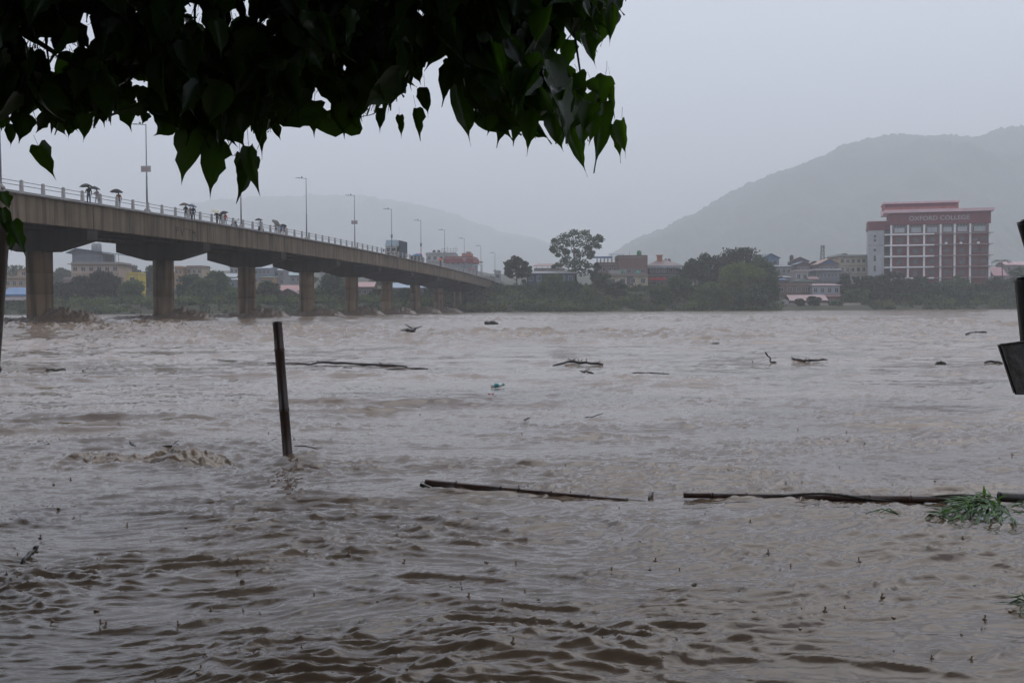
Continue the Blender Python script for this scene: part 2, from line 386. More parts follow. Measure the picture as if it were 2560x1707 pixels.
# churned bow waves piled up against the piers (upstream is to the right)
M['foam'] = mat('churned_mud_water', (.095, .067, .050), (.15, .113, .088), 1.6, 0.3, 0.6, bscale=12)
for k, s in enumerate(PIERS[1:]):
    nu, nv = 132, 74
    a = np.linspace(-8.5, 7.5, nu); bb = np.linspace(-4.2, 4.2, nv)
    A, B = np.meshgrid(a, bb)
    p = BP0 + BD * s
    WX = p.x + BN.x * A + BD.x * B; WY = p.y + BN.y * A + BD.y * B
    sc = 0.85 + 0.3 * random.random()
    lump = .35 + .35 * np.abs(fbm(WX * 0.6 + k * 7, WY * 0.6, 2)) + .30 * ridged(fbm(WX * 2.2 + k * 3, WY * 2.2, 3, .6))
    bow = 0.95 * sc * np.exp(-((A - 1.7) / 1.5) ** 2 - (B / 1.7) ** 2)
    tail = 0.7 * np.exp(-((A - 4.2) / 1.8) ** 2 - (B / 1.5) ** 2)
    side = 0.4 * np.exp(-((np.abs(B) - 2.1) / 0.8) ** 2) * np.exp(-((A + 1.2) / 3.5) ** 2)
    wake = 0.35 * np.exp(-((A + 4.5) / 2.8) ** 2 - (B / 2.4) ** 2)
    edge = sstep(-8.5, -6.0, A) * sstep(7.5, 5.0, A) * sstep(-4.2, -2.6, B) * sstep(4.2, 2.6, B)
    H = (bow * (0.6 + 1.1 * lump) + tail * (0.3 + 1.6 * lump) + side * (0.3 + 1.5 * lump) + wake * (0.1 + 1.5 * lump)) * edge + 0.22 * fbm(WX * 2.6, WY * 2.6, 3, .6) * (bow + tail + side + wake) * edge
    H = H + edge * 0.05 - (1 - edge) * 0.45
    sprv = []
    tot = (bow + .7 * tail + .5 * side + .3 * wake) * edge; pr = (tot / tot.sum()).ravel()
    for q in rng.choice(len(pr), 1100, p=pr):
        sprv.append((WX.ravel()[q] + rng.normal() * .12, WY.ravel()[q] + rng.normal() * .12, H.ravel()[q] + abs(rng.normal()) * .22 * (.4 + tot.ravel()[q]), rng.uniform(.012, .04)))
    sm = MB()
    for (x_, y_, z_, r_) in sprv:
        sm.add([(x_ + r_, y_, z_), (x_ - r_ * .6, y_ + r_, z_), (x_ - r_ * .6, y_ - r_, z_ - r_ * .4), (x_, y_, z_ + r_ * 1.5), (x_, y_, z_ - r_)], [(0, 1, 3), (1, 2, 3), (2, 0, 3), (1, 0, 4), (2, 1, 4), (0, 2, 4)])
    tag(sm.build('spray', M['foam'], river), kind='stuff')
    link('bow_wave', grid_mesh('bow_wave', np.stack([WX, WY, H], 2), M['foam']), river)

# the breaking roll below the standing bamboo
M['boil'] = mat('breaking_foam', (.25, .18, .122), (.10, .07, .048), 6, 0.12, 0.4, bscale=30, stretch=(.6, 1, 1))
A, B = np.meshgrid(np.linspace(-2.1, -.32, 230), np.linspace(-.42, .46, 120))
WX, WY = POLE.x + A, POLE.y + B
Hb = wave_height(WX, WY, np.full_like(A, .004))
env = np.exp(-((A + .80) / .30) ** 2 - ((B + .03) / .20) ** 2) + .5 * np.exp(-((A + 1.45) / .48) ** 2 - ((B - .02) / .20) ** 2)
fine = .7 * np.abs(fbm(WX * 5 + 4, WY * 4.5, 3, .55)) + .3 * np.abs(fbm(WX * 14 + WY * 6, WY * 10, 2))
Hb = Hb + env * (.078 * fine + .006) - .05 * (1 - sstep(.10, .30, env))
link('breaking_roll', grid_mesh('breaking_roll', np.stack([WX, WY, Hb], 2), M['boil']), river)

# ---- hills
def hill(name, prof, Y0, depth, mat_, ext_l, ext_r, nx, seed, amp):
    px = np.array([p[0] for p in prof], float) * 1.0884; py = np.array([p[1] for p in prof], float) * 1.0884
    pts = [at(a, b, Y0) for a, b in zip(px, py)]
    X = np.array([p.x for p in pts]); Z = np.array([p.z for p in pts])
    X = np.concatenate([[X[0] - ext_l[0]], X, [X[-1] + ext_r[0]]]); Z = np.concatenate([[ext_l[1]], Z, [ext_r[1]]])
    xs = np.linspace(X[0], X[-1], nx)
    zs = np.interp(xs, X, Z)
    ker = np.hanning(int(nx * 0.03) | 1); ker /= ker.sum()
    zs = np.convolve(np.pad(zs, len(ker) // 2, 'edge'), ker, 'valid')
    v = np.linspace(-1, 1, 96); v = np.sign(v) * np.abs(v) ** 1.3
    HX, V = np.meshgrid(xs, v)
    HY = Y0 + V * depth
    gully = fbm(HX * 0.0042 + seed, HY * 0.0035, 4)
    prof_v = 1 - np.abs(V) ** 1.25
    HZ = zs[None, :] * prof_v * (1 + 0.35 * gully * np.abs(V) * (1 - np.abs(V)) * 2.2)
    HZ = HZ + amp * (ridged(pnoise(HX * 0.05 + seed, HY * 0.05)) - 0.35 + 0.9 * pnoise(HX * 0.16, HY * 0.16)) + 1.2 * amp * fbm(HX * 0.012, HY * 0.012, 2)
    HZ = np.where(np.abs(V) > 0.985, -3, HZ)
    HX = HX + 0.08 * (HY - Y0) * 0
    return tag(link(name, grid_mesh(name, np.stack([HX, HY, HZ], 2), mat_)), kind='structure')
M['forest'] = mat('forested_slope', (.035, .055, .028), (.018, .032, .018), 0.03, 0.9, 1.0, bscale=0.12, coord='Object')
hill('hill_right', [(1400, 590), (1450, 556), (1500, 536), (1560, 508), (1620, 480), (1690, 437), (1740, 416), (1800, 392), (1870, 366), (1930, 342), (1990, 322), (2055, 309), (2110, 314), (2170, 314), (2235, 319), (2290, 303), (2352, 294)],
     2950, 1200, M['forest'], (200, 0), (1800, 540), 560, 3.0, 6.0)
hill('hill_left', [(300, 560), (380, 500), (450, 470), (520, 458), (600, 456), (680, 454), (740, 449), (830, 454), (900, 463), (960, 474), (1010, 487), (1060, 500), (1110, 519), (1160, 535), (1210, 549), (1265, 566), (1330, 590), (1400, 612)],
     5300, 1900, M['forest'], (800, 0), (800, 0), 460, 11.0, 7.5)

# ---- the rain haze: one even box of air round everything
mh = bpy.data.materials.new('rain_haze'); mh.use_nodes = True
hn, hl = mh.node_tree.nodes, mh.node_tree.links
hn.clear()
pv = hn.new('ShaderNodeVolumePrincipled'); pv.inputs['Color'].default_value = (.97, .98, .99, 1)
pv.inputs['Density'].default_value = 0.00050
ho = hn.new('ShaderNodeOutputMaterial'); hl.new(pv.outputs[0], ho.inputs['Volume'])
hb = MB(); hb.box(-7000, 7000, -400, 8600, -3.3, 640)
tag(hb.build('haze', mh), kind='stuff')

# ================================================================== the road bridge
bridge = empty('road_bridge', BR(0, 0, 0), 0, 'long concrete road bridge on round hammerhead piers crossing the flooded river', 'bridge')
bridge.location = (0, 0, 0)
def along(s0, s1, o0, o1, z0, z1, parent, name, m, bevel=0, mb=None):
    """a prism along the bridge; z0, z1 are offsets from the footway level"""
    mbx = mb or MB()
    a, b = foot_z(s0), foot_z(s1)
    mbx.hexa([BR(s0, o0, a + z0), BR(s0, o1, a + z0), BR(s1, o1, b + z0), BR(s1, o0, b + z0),
              BR(s0, o0, a + z1), BR(s0, o1, a + z1), BR(s1, o1, b + z1), BR(s1, o0, b + z1)])
    if mb is None: return mbx.build(name, m, parent, bevel=bevel)
HW = 5.30
post_m = MB()
post_m.hexa([(-.15, -.12, -.03), (.15, -.12, -.03), (.15, .12, -.03), (-.15, .12, -.03), (-.105, -.1, 1.0), (.105, -.1, 1.0), (.105, .1, 1.0), (-.105, .1, 1.0)])
post_m.hexa([(-.105, -.1, 1.003), (.105, -.1, 1.003), (.105, .1, 1.003), (-.105, .1, 1.003), (-.06, -.06, 1.06), (.06, -.06, 1.06), (.06, .06, 1.06), (-.06, .06, 1.06)])
post_me = post_m.mesh('railing_post', M['rail'])
for k in range(-2, 9):
    s0, s1 = k * SPAN + 0.07, (k + 1) * SPAN - 0.07
    along(s0, s1, HW - .42, HW, -2.28, -0.12, bridge, 'girder', M['girder'], 0.03)
    for o in (1.55, -1.75):
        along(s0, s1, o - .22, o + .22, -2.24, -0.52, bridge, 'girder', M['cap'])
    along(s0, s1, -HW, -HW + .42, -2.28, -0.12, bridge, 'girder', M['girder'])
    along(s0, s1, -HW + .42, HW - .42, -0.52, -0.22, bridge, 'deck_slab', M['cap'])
    along(s0, s1, -3.2, 3.2, -0.216, -0.206, bridge, 'roadway', M['road'])
    along(s0, s1, 3.45, HW + .22, -0.118, 0.0, bridge, 'footway', M['rail'], 0.01)
    along(s0, s1, 3.2, 3.447, -0.2, 0.46, bridge, 'crash_barrier', M['barrier'], 0.02)
    along(s0, s1, -HW, -3.2, -0.118, 0.02, bridge, 'footway', M['rail'])
    # conduit slung under the footway edge
    mb = MB(); mb.tube([BR(s, HW + .26, foot_z(s) - .06) for s in np.linspace(s0, s1, 7)], .035, 6); mb.build('conduit', M['galv'], bridge, True)
    for h in (.60, .91):
        mb = MB(); mb.tube([BR(s, HW - .15, foot_z(s) + h) for s in np.linspace(s0, s1, 7)], .03, 6); mb.build('rail', M['galv'], bridge, True)
    # joint filler, dark gap over the pier
    for j in range(8):
        s = k * SPAN + (j + 0.5) * SPAN / 8
        p = link('railing_post', post_me, bridge); p.location = BR(s, HW - .15, foot_z(s)); p.rotation_euler = (0, 0, math.pi / 2 - BAZ)
# approach on the far bank: retaining wall and its railing
s9 = 9 * SPAN
ap = MB(); a, b = foot_z(s9), foot_z(s9 + 1.6 * SPAN)
ap.hexa([BR(s9 + .05, -HW, -1), BR(s9 + .05, HW, -1), BR(s9 + 1.6 * SPAN, HW, -1), BR(s9 + 1.6 * SPAN, -HW, -1),
         BR(s9 + .05, -HW, a - .1), BR(s9 + .05, HW, a - .1), BR(s9 + 1.6 * SPAN, HW, b - .1), BR(s9 + 1.6 * SPAN, -HW, b - .1)])
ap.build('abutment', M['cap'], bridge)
for h in (.60, .91):
    mb = MB(); mb.tube([BR(s, HW - .15, foot_z(s) + h) for s in np.linspace(s9, s9 + 1.5 * SPAN, 9)], .03, 6); mb.build('rail', M['galv'], bridge, True)
for j in range(12):
    s = s9 + (j + 0.5) * SPAN / 8
    p = link('railing_post', post_me, bridge); p.location = BR(s, HW - .15, foot_z(s) - .1); p.rotation_euler = (0, 0, math.pi / 2 - BAZ)

for s in PIERS:
    zt = foot_z(s) - 2.28
    mb = MB()
    c = BR(s, 0, 0)
    mb.lathe([(1.15, -2.2), (1.15, 2.6), (1.12, 2.62), (1.12, 2.68), (1.15, 2.70), (1.15, 4.5), (1.13, 4.52), (1.13, 4.57), (1.15, 4.59), (1.15, zt - 1.9)], 28, (c.x, c.y, 0))
    pier = mb.build('pier', M['pier'], bridge, True)
    mb = MB(); t = 0.9
    sec = [(-5.2, -1.0), (-1.7, -1.95), (1.7, -1.95), (5.2, -1.0), (5.2, -.02), (-5.2, -.02)]
    vs = [BR(s - t, o, zt + z) for o, z in sec] + [BR(s + t, o, zt + z) for o, z in sec]
    n6 = 6
    fs = [tuple(range(n6)), tuple(reversed(range(n6, 2 * n6)))] + [((i + 1) % n6, i, i + n6, (i + 1) % n6 + n6) for i in range(n6)]
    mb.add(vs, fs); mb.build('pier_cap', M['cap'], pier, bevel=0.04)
    for o in (-4.7, -1.75, 1.55, 4.7):      # bearings
        pass

# dark painted scrawl with drips on the girder past the second pier
def px_s(px): t = (px - 1280) / F; ax, ay = BP0.x + BN.x * HW, BP0.y + BN.y * HW; return (t * ay - ax) / (BD.x - t * BD.y)
gs0, gs1 = px_s(441), px_s(492)
def gp(u, v): s = gs0 + (gs1 - gs0) * u; return BR(s, HW + .006, foot_z(s) - 1.85 + v)
M['soot'] = mat('black_paint', (.016, .014, .013), (.03, .026, .022), 9, .7)
for pts in ([(0, .75), (.08, .85), (.16, .8), (.22, .86)], [(.04, .8), (.05, .2)], [(.12, .8), (.13, .35)], [(.26, .7), (.33, .1), (.42, .75), (.5, .7)], [(.33, .12), (.335, -.1)], [(.52, .72), (.6, .8), (.7, .6), (.66, .1)], [(.62, .75), (.75, .75)], [(.80, .7), (.85, .3), (.9, .65), (.97, .3)], [(.97, .55), (.975, .0)]):
    mb = MB(); mb.tube([gp(*p) for p in pts], .04, 5); mb.build('scrawl', M['soot'], bridge)

# ---- street lamps on the crash barrier
def lamp(k, s, plate):
    o = 3.32
    base = BR(s, o, foot_z(s) + .46)
    lab = ['first street lamp at the photo edge, cut off by the hanging leaves', 'tall street lamp with a notice plate, behind the hanging leaves, nearest to the umbrella walkers',
           'street lamp whose head is hidden by leaves, between walkers in red and on motorcycle', 'tallest fully visible street lamp, just past the walkers with the biggest umbrella',
           'street lamp with a grey notice plate half way up, before the blue lorry', 'street lamp standing right in front of the blue lorry', 'street lamp just behind the blue lorry, narrow box on its pole',
           'street lamp with square plate beside the red umbrella walker', 'street lamp in front of the red rooftop building', 'street lamp with a wide plate near the teal roofed shelter', 'last and smallest street lamp at the end of the bridge'][k]
    e = empty('street_lamp', base, math.pi / 2 - BAZ, lab, 'street lamp', 'street lamps along the bridge')
    H = 8.9
    # local frame: x along the bridge, y across towards the roadway (away from the viewer)
    mb = MB(); mb.lathe([(.36, -.02), (.34, .10), (.16, .30), (.12, .34)], 10); mb.build('base', M['barrier'], e)
    mb = MB(); mb.tube([(0, 0, .3), (0, 0, 3.6), (0, 0, 3.62), (0, 0, H)], [.10, .085, .07, .05], 8); mb.build('pole', M['galv'], e, True)
    mb = MB(); mb.tube([(0, 0, H - .1), (0, .45, H - .02), (0, 1.3, H + .02)], .035, 6); mb.build('arm', M['galv'], e, True)
    mb = MB(); mb.hexa([(-.12, .95, H - .02), (.12, .95, H - .02), (.09, 1.65, H + .02), (-.09, 1.65, H + .02), (-.09, .95, H + .09), (.09, .95, H + .09), (.05, 1.65, H + .07), (-.05, 1.65, H + .07)])
    mb.build('lamp_head', M['galv'], e, bevel=.02)
    mb = MB(); mb.box(-.05, .05, .55, .75, H - .02, H + .20); mb.tube([(0, .65, H + .18), (0, .65, H + .34)], .02, 5); mb.build('sensor', M['galv'], e)
    if plate == 'wide':
        mb = MB(); mb.box(-.035, .0, -.54, .54, 4.0, 4.62); pl = mb.build('notice_plate', M['plate'], e); pl.location = (-.12, 0, 0)
        for zz, w in ((4.47, .4), (4.33, .46), (4.2, .3), (4.1, .42)):
            mb = MB(); mb.box(-.04, -.037, -w, w, zz - .025, zz + .025); mb.build('print_line', M['red_print'], pl)
    elif plate == 'small':
        mb = MB(); mb.box(-.035, .0, -.38, .38, 3.1, 3.75); pl = mb.build('notice_plate', M['plate'], e); pl.location = (-.12, 0, 0)
        mb = MB(); mb.box(-.04, -.037, -.28, .28, 3.35, 3.55); mb.build('print_line', M['red_print'], pl)
    elif plate == 'box':
        mb = MB(); mb.lathe([(.10, 3.3), (.2, 3.42), (.2, 3.95), (.10, 4.06)], 8); mb.build('control_box', M['galv'], e)
for k in range(11):
    lamp(k, (-.436 + 1.0165 * k) * SPAN, [None, 'wide', None, None, 'wide', 'box', 'box', 'small', 'small', 'wide', 'small'][k])

# ================================================================== traffic on the bridge
def s_at(px, off):               # metres along the bridge where a line 'off' metres from its axis meets a pixel column
    t = (px - 1280) / F
    ax, ay = BP0.x + BN.x * off, BP0.y + BN.y * off
    return (t * ay - ax) / (BD.x - t * BD.y)
def wheel(parent, x, y, r, w, name='wheel'):
    mb = MB(); n = 18
    prof = [(r * .55, -w / 2), (r * .93, -w / 2), (r, -w * .3), (r, w * .3), (r * .93, w / 2), (r * .55, w / 2)]
    mb.lathe(prof, n)
    t = mb.build(name, M['black'], parent, True); t.location = (x, y, r); t.rotation_euler = (R(90), 0, 0)
    mb = MB(); mb.lathe([(r * .2, -w * .42), (r * .54, -w * .46), (r * .54, w * .46), (r * .2, w * .42)], n)
    h = mb.build('rim', M['galv'], t)
    return t
M['lorry_blue'] = mat('lorry_blue', (.028, .055, .078), (.018, .036, .052), 1.5, 0.5, 0.3)
M['lorry_tan'] = mat('lorry_tan', (.20, .155, .085), (.14, .11, .07), 2, 0.45)
M['visor'] = mat('pale_visor', (.30, .36, .40), (.22, .27, .31), 1, 0.45)
M['navy'] = mat('navy_paint', (.03, .035, .11), (.02, .022, .07), 2, 0.4)
M['lens'] = mat('lamp_lens', (.6, .6, .58), (.5, .5, .48), 3, 0.2)
def lorry(s, off):
    e = empty('lorry', BR(s, off, foot_z(s) - .206), math.pi / 2 - BAZ, 'dark blue high-sided lorry with tan cab driving along the bridge', 'lorry')
    # local: x runs away from the viewer along the bridge, cab front at x = 0
    mb = MB(); mb.box(.5, 8.3, -.45, .45, .62, .86); mb.build('chassis', M['black'], e)
    mb = MB(); mb.hexa([(0, -1.2, .75), (1.7, -1.2, .75), (1.7, 1.2, .75), (0, 1.2, .75), (.22, -1.15, 2.72), (1.7, -1.15, 2.72), (1.7, 1.15, 2.72), (.22, 1.15, 2.72)])
    cab = mb.build('cab', M['lorry_tan'], e, bevel=.06)
    for y0_, y1_ in ((-1.02, -.05), (.05, 1.02)):
        mb = MB(); mb.hexa([(.055, y0_, 1.70), (.065, y1_, 1.70), (.14, y1_, 1.70), (.14, y0_, 1.70), (.165, y0_, 2.50), (.165, y1_, 2.50), (.24, y1_, 2.5), (.24, y0_, 2.5)])
        mb.build('windscreen', M['glass'], cab)
    fr = MB()
    for (a, b_, c, d) in ((-1.1, 1.1, 1.60, 1.69), (-1.1, 1.1, 2.51, 2.60), (-1.11, -1.03, 1.69, 2.51), (1.03, 1.11, 1.69, 2.51), (-.045, .045, 1.69, 2.51)):
        xa = lambda z: .22 * (z - .75) / 1.97 - .035
        fr.hexa([(xa(c), a, c), (xa(c), b_, c), (xa(c) + .06, b_, c), (xa(c) + .06, a, c), (xa(d), a, d), (xa(d), b_, d), (xa(d) + .06, b_, d), (xa(d) + .06, a, d)])
    fr.build('windscreen_frame', M['white'], cab)
    for sy in (-1, 1):
        mb = MB(); mb.box(.55, 1.35, min(sy * 1.205, sy * 1.17), max(sy * 1.205, sy * 1.17), 1.65, 2.4); mb.build('side_window', M['glass'], cab)
        mb = MB(); mb.box(-.05, .02, sy * 1.42 - .12, sy * 1.42 + .12, 1.7, 2.2); mb.tube([(.0, sy * 1.2, 2.2), (0, sy * 1.42, 2.15)], .02, 5); mb.build('mirror', M['black'], cab)
        mb = MB(); mb.tube([(-.06, sy * .85, 1.05), (.04, sy * .85, 1.05)], .14, 12); mb.build('headlight', M['lens'], cab)
    mb = MB(); mb.box(-.12, .02, -1.2, 1.2, .5, .82); mb.build('bumper', M['navy'], e, bevel=.03)
    mb = MB(); mb.box(-.02, .02, -.6, .6, .95, 1.45); mb.build('grille', M['black'], cab)
    # high body of upright planks behind, with the slanting board over the cab
    body = empty('cargo_body'); body.parent = e
    mb = MB(); mb.box(1.75, 8.6, -1.26, 1.26, .95, 3.98); sh = mb.build('shell', M['lorry_blue'], body)
    for i in range(14):
        for sy in (-1, 1):
            mb = MB(); x0_ = 1.78 + i * .485; mb.box(x0_, x0_ + .44, min(sy * 1.262, sy * 1.30), max(sy * 1.262, sy * 1.30), .98, 3.96); mb.build('plank', M['lorry_blue'], body)
    mb = MB(); mb.hexa([(.25, -1.22, 2.80), (1.74, -1.22, 2.80), (1.74, 1.22, 2.80), (.25, 1.22, 2.80), (.75, -1.1, 4.05), (1.74, -1.25, 4.05), (1.74, 1.25, 4.05), (.75, 1.1, 4.05)])
    mb.build('front_board', M['visor'], body)
    mb = MB()
    mb.tube([(1.75, -1.28, 4.0), (8.6, -1.28, 4.0)], .06, 6); mb.tube([(1.75, 1.28, 4.0), (8.6, 1.28, 4.0)], .06, 6); mb.build('top_rail', M['lorry_blue'], body)
    for x in (1.0, 5.8, 7.0):
        for sy in (-1, 1): wheel(e, x, sy * 1.02, .5, .3)
    return e
lorry(s_at(978, 1.7), 1.7)
M['red_load'] = mat('red_cloth', (.42, .03, .06), (.3, .02, .05), 3, 0.7)
M['blue_load'] = mat('blue_cloth', (.03, .22, .42), (.02, .15, .3), 3, 0.7)
M['dull_green'] = mat('dull_green_paint', (.04, .075, .06), (.03, .05, .045), 2, 0.5)
def pickup(s, off):
    e = empty('small_truck', BR(s, off, foot_z(s) - .206), math.pi / 2 - BAZ, 'small green truck carrying a red and blue load behind the lorry', 'truck')
    mb = MB(); mb.hexa([(0, -.95, .5), (1.6, -.95, .5), (1.6, .95, .5), (0, .95, .5), (.3, -.85, 2.05), (1.6, -.9, 2.05), (1.6, .9, 2.05), (.3, .85, 2.05)]); cab = mb.build('cab', M['dull_green'], e, bevel=.06)
    mb = MB(); mb.hexa([(.13, -.75, 1.25), (.13, .75, 1.25), (.3, .75, 1.25), (.3, -.75, 1.25), (.26, -.7, 1.85), (.26, .7, 1.85), (.4, .7, 1.85), (.4, -.7, 1.85)]); mb.build('windscreen', M['glass'], cab)
    for sy in (-1, 1):
        mb = MB(); mb.box(.6, 1.4, min(sy * .93, sy * .9), max(sy * .93, sy * .9), 1.25, 1.85); mb.build('side_window', M['glass'], cab)
        mb = MB(); mb.tube([(-.03, sy * .7, .85), (.06, sy * .7, .85)], .11, 10); mb.build('headlight', M['lens'], cab)
    mb = MB(); mb.box(1.7, 5.2, -1, 1, .75, .9); mb.box(1.7, 5.2, -1, -.93, .9, 1.9); mb.box(1.7, 5.2, .93, 1, .9, 1.9); mb.box(1.7, 1.77, -.93, .93, .9, 1.9); mb.box(5.13, 5.2, -.93, .93, .9, 1.9); mb.build('load_bed', M['dull_green'], e)
    mb = MB(); mb.lathe([(.9, .9), (.92, 2.2), (.8, 2.42), (.4, 2.5)], 12, (2.7, 0, 0)); ld = mb.build('load', M['blue_load'], e, True)
    mb = MB(); mb.lathe([(.9, .9), (.92, 2.3), (.75, 2.6), (.4, 2.68)], 12, (4.1, 0, 0)); mb.build('load', M['red_load'], e, True)
    for x in (.85, 4.2):
        for sy in (-1, 1): wheel(e, x, sy * .82, .36, .22)
pickup(s_at(1036, 1.7), 1.7)

# ------------------------------------------------------------------ people under umbrellas
def skin_body(joints, edges, root):
    bm = bmesh.new(); lay = bm.verts.layers.skin.verify()
    names = list(joints); vs = {}
    for nme in names:
        x, y, z, r = joints[nme]
        v = bm.verts.new((x, y, z)); v[lay].radius = (r, r * .82 if nme in ('pelvis', 'waist', 'chest') else r); vs[nme] = v
    for a, b in edges: bm.edges.new((vs[a], vs[b]))
    vs[root][lay].use_root = True
    me = bpy.data.meshes.new('tmp'); bm.to_mesh(me); bm.free()
    o = bpy.data.objects.new('tmp', me); COL.objects.link(o)
    sk = o.modifiers.new('s', 'SKIN'); sk.use_smooth_shade = True
    sb = o.modifiers.new('b', 'SUBSURF'); sb.levels = 1; sb.render_levels = 1
    dg = bpy.context.evaluated_depsgraph_get()
    out = bpy.data.meshes.new_from_object(o.evaluated_get(dg))
    bpy.data.objects.remove(o); bpy.data.meshes.remove(me)
    return out
def pose(arm_up=True, stride=.10, lean=0.0, seated=False):
    j = dict(pelvis=(0, 0, .93, .15), waist=(0, lean * .3, 1.08, .125), chest=(0, lean * .7, 1.28, .155), neck=(0, lean, 1.42, .055), head=(0, lean + .02, 1.53, .085), crown=(0, lean + .01, 1.63, .07))
    for sgn, nm in ((-1, 'l'), (1, 'r')):
        st = stride * sgn
        if seated:
            j['hip' + nm] = (sgn * .09, 0, .90, .09); j['knee' + nm] = (sgn * .16, .42, .78, .065); j['ankle' + nm] = (sgn * .16, .34, .40, .045); j['toe' + nm] = (sgn * .16, .50, .34, .04)
        else:
            j['hip' + nm] = (sgn * .09, 0, .86, .095); j['knee' + nm] = (sgn * .10, st * .6 + .03, .49, .065); j['ankle' + nm] = (sgn * .10, st, .09, .045); j['toe' + nm] = (sgn * .11, st + .14, .04, .04)
        j['sh' + nm] = (sgn * .17, lean * .9, 1.36, .065)
        if nm == 'r' and arm_up:
            j['elb' + nm] = (.25, lean + .06, 1.12, .048); j['hand' + nm] = (.17, lean + .24, 1.25, .036)
            fb, fd = Vector((.17, lean + .24, 1.25)), Vector((-.2, .05, .12))
        else:
            j['elb' + nm] = (sgn * .24, lean * .8 - .02, 1.10, .048); j['hand' + nm] = (sgn * .26, lean * .8 + .08, .86, .036)
            fb, fd = Vector((sgn * .26, lean * .8 + .08, .86)), Vector((0, .1, -1))
        fd.normalize()
        side = Vector((0, 1, 0)) if abs(fd.y) < .6 else Vector((1, 0, 0))
        for q, (o_, ln) in enumerate(((-.03, .075), (-.01, .09), (.012, .085), (.032, .065))):
            j['f%d%s' % (q, nm)] = tuple(fb + fd * ln + side * o_) + (.009,)
        j['th' + nm] = tuple(fb + fd * .03 + side * .05) + (.010,)
    e = [('pelvis', 'waist'), ('waist', 'chest'), ('chest', 'neck'), ('neck', 'head'), ('head', 'crown')]
    for nm in 'lr':
        e += [('pelvis', 'hip' + nm), ('hip' + nm, 'knee' + nm), ('knee' + nm, 'ankle' + nm), ('ankle' + nm, 'toe' + nm), ('chest', 'sh' + nm), ('sh' + nm, 'elb' + nm), ('elb' + nm, 'hand' + nm)]
        e += [('hand' + nm, 'f%d%s' % (q, nm)) for q in range(4)] + [('hand' + nm, 'th' + nm)]
    return skin_body(j, e, 'pelvis')
POSES = {'hold': pose(True, .10), 'hold2': pose(True, -.12, .06), 'walk': pose(False, .16), 'stand': pose(False, .02), 'ride': pose(True, 0, .08, True)}
M['skin'] = mat('skin', (.20, .11, .075), (.16, .09, .06), 8, 0.55)
M['hair'] = mat('black_hair', (.015, .013, .012), (.01, .01, .01), 12, 0.5)
_cloth = {}
def cloth(c):
    if c not in _cloth: _cloth[c] = mat('cloth_%d' % len(_cloth), c, tuple(x * .7 for x in c), 7, 0.85)
    return _cloth[c]
def person(px, off, label, top, legs, pose_='hold', yaw=0.0, h=1.0, lift=0.0, pos=None):
    me = POSES[pose_].copy()
    for m_ in (cloth(top), cloth(legs), M['skin'], M['hair'], M['black']): me.materials.append(m_)
    for p in me.polygons:
        c = p.center; z = c.z
        if z > 1.565 or (z > 1.50 and c.y < (.02 if pose_ not in ('hold2', 'ride') else .08)): k = 3
        elif z > 1.43: k = 2
        elif pose_ != 'ride' and z < .10: k = 4
        elif z > .93: k = 0 if not (abs(c.x) > .235 and z < 1.02) else 2
        else: k = 1 if abs(c.x) < .215 else 2
        if pose_ in ('hold', 'hold2') and c.x > .10 and c.y > .17: k = 2
        p.material_index = k; p.use_smooth = True
    o = link('person', me)
    s = s_at(px, off)
    o.location = pos or BR(s, off, foot_z(s) + .01 + lift)
    o.rotation_euler = (0, 0, yaw); o.scale = (h, h, h)
    return tag(o, label, 'person', 'people on the bridge footway')
def umbrella_mesh():
    rad, n = .58, 8
    vs, fs = [(0, 0, 0)], []
    rings = [(.25, -.025), (.5, -.085), (.75, -.17), (1.0, -.29)]
    for q, (fr, z) in enumerate(rings):
        for k in range(n * 2):
            a = math.pi * k / n
            dip = 0 if k % 2 == 0 else 1
            r = rad * fr * (1 - (.055 if dip else 0)); zz = z * (1.0 if not dip else 1.0) + (.03 * fr if dip else 0)
            vs.append((r * math.cos(a), r * math.sin(a), zz))
    m2 = n * 2
    for k in range(m2): fs.append((0, 1 + k, 1 + (k + 1) % m2))
    for q in range(3):
        for k in range(m2): fs.append((1 + q * m2 + k, 1 + (q + 1) * m2 + k, 1 + (q + 1) * m2 + (k + 1) % m2, 1 + q * m2 + (k + 1) % m2))
    return vs, fs
UV, UF = umbrella_mesh()
M['steel'] = mat('steel_shaft', (.3, .3, .31), (.2, .2, .2), 5, 0.35, metal=0.8)
def umbrella(hand, label, c, tilt=(0, 0), shaft=.80, scale=1.0):
    e = empty('umbrella', hand, 0, label, 'umbrella', 'umbrellas on the bridge')
    e.rotation_euler = (tilt[0], tilt[1], random.random()); e.scale = (scale, scale, scale)
    mb = MB(); mb.add([(x, y, z + shaft) for x, y, z in UV], UF); mb.build('canopy', cloth(c), e)
    mb = MB(); mb.tube([(0, 0, -.06), (0, 0, shaft + .05)], .008, 6); mb.build('shaft', M['steel'], e)
    mb = MB(); mb.tube([(0, 0, .02), (0, 0, -.10), (.02, 0, -.14), (.05, 0, -.14)], .014, 6); mb.build('handle', M['black'], e)
    ribs = MB()
    for k in range(8):
        a = math.pi * k / 4; d = Vector((math.cos(a), math.sin(a), 0))
        ribs.tube([Vector((0, 0, shaft - .30)), d * .28 + Vector((0, 0, shaft - .10))], .004, 4)
    ribs.build('ribs', M['steel'], e)
    return e
def hand_of(o, pose_):
    p = Vector((.17, .24, 1.25)) if pose_ == 'hold' else Vector((.17, .32 if pose_ == 'ride' else .30, 1.25))
    return o.location + Matrix.Rotation(o.rotation_euler[2], 3, 'Z') @ (p * o.scale[0])
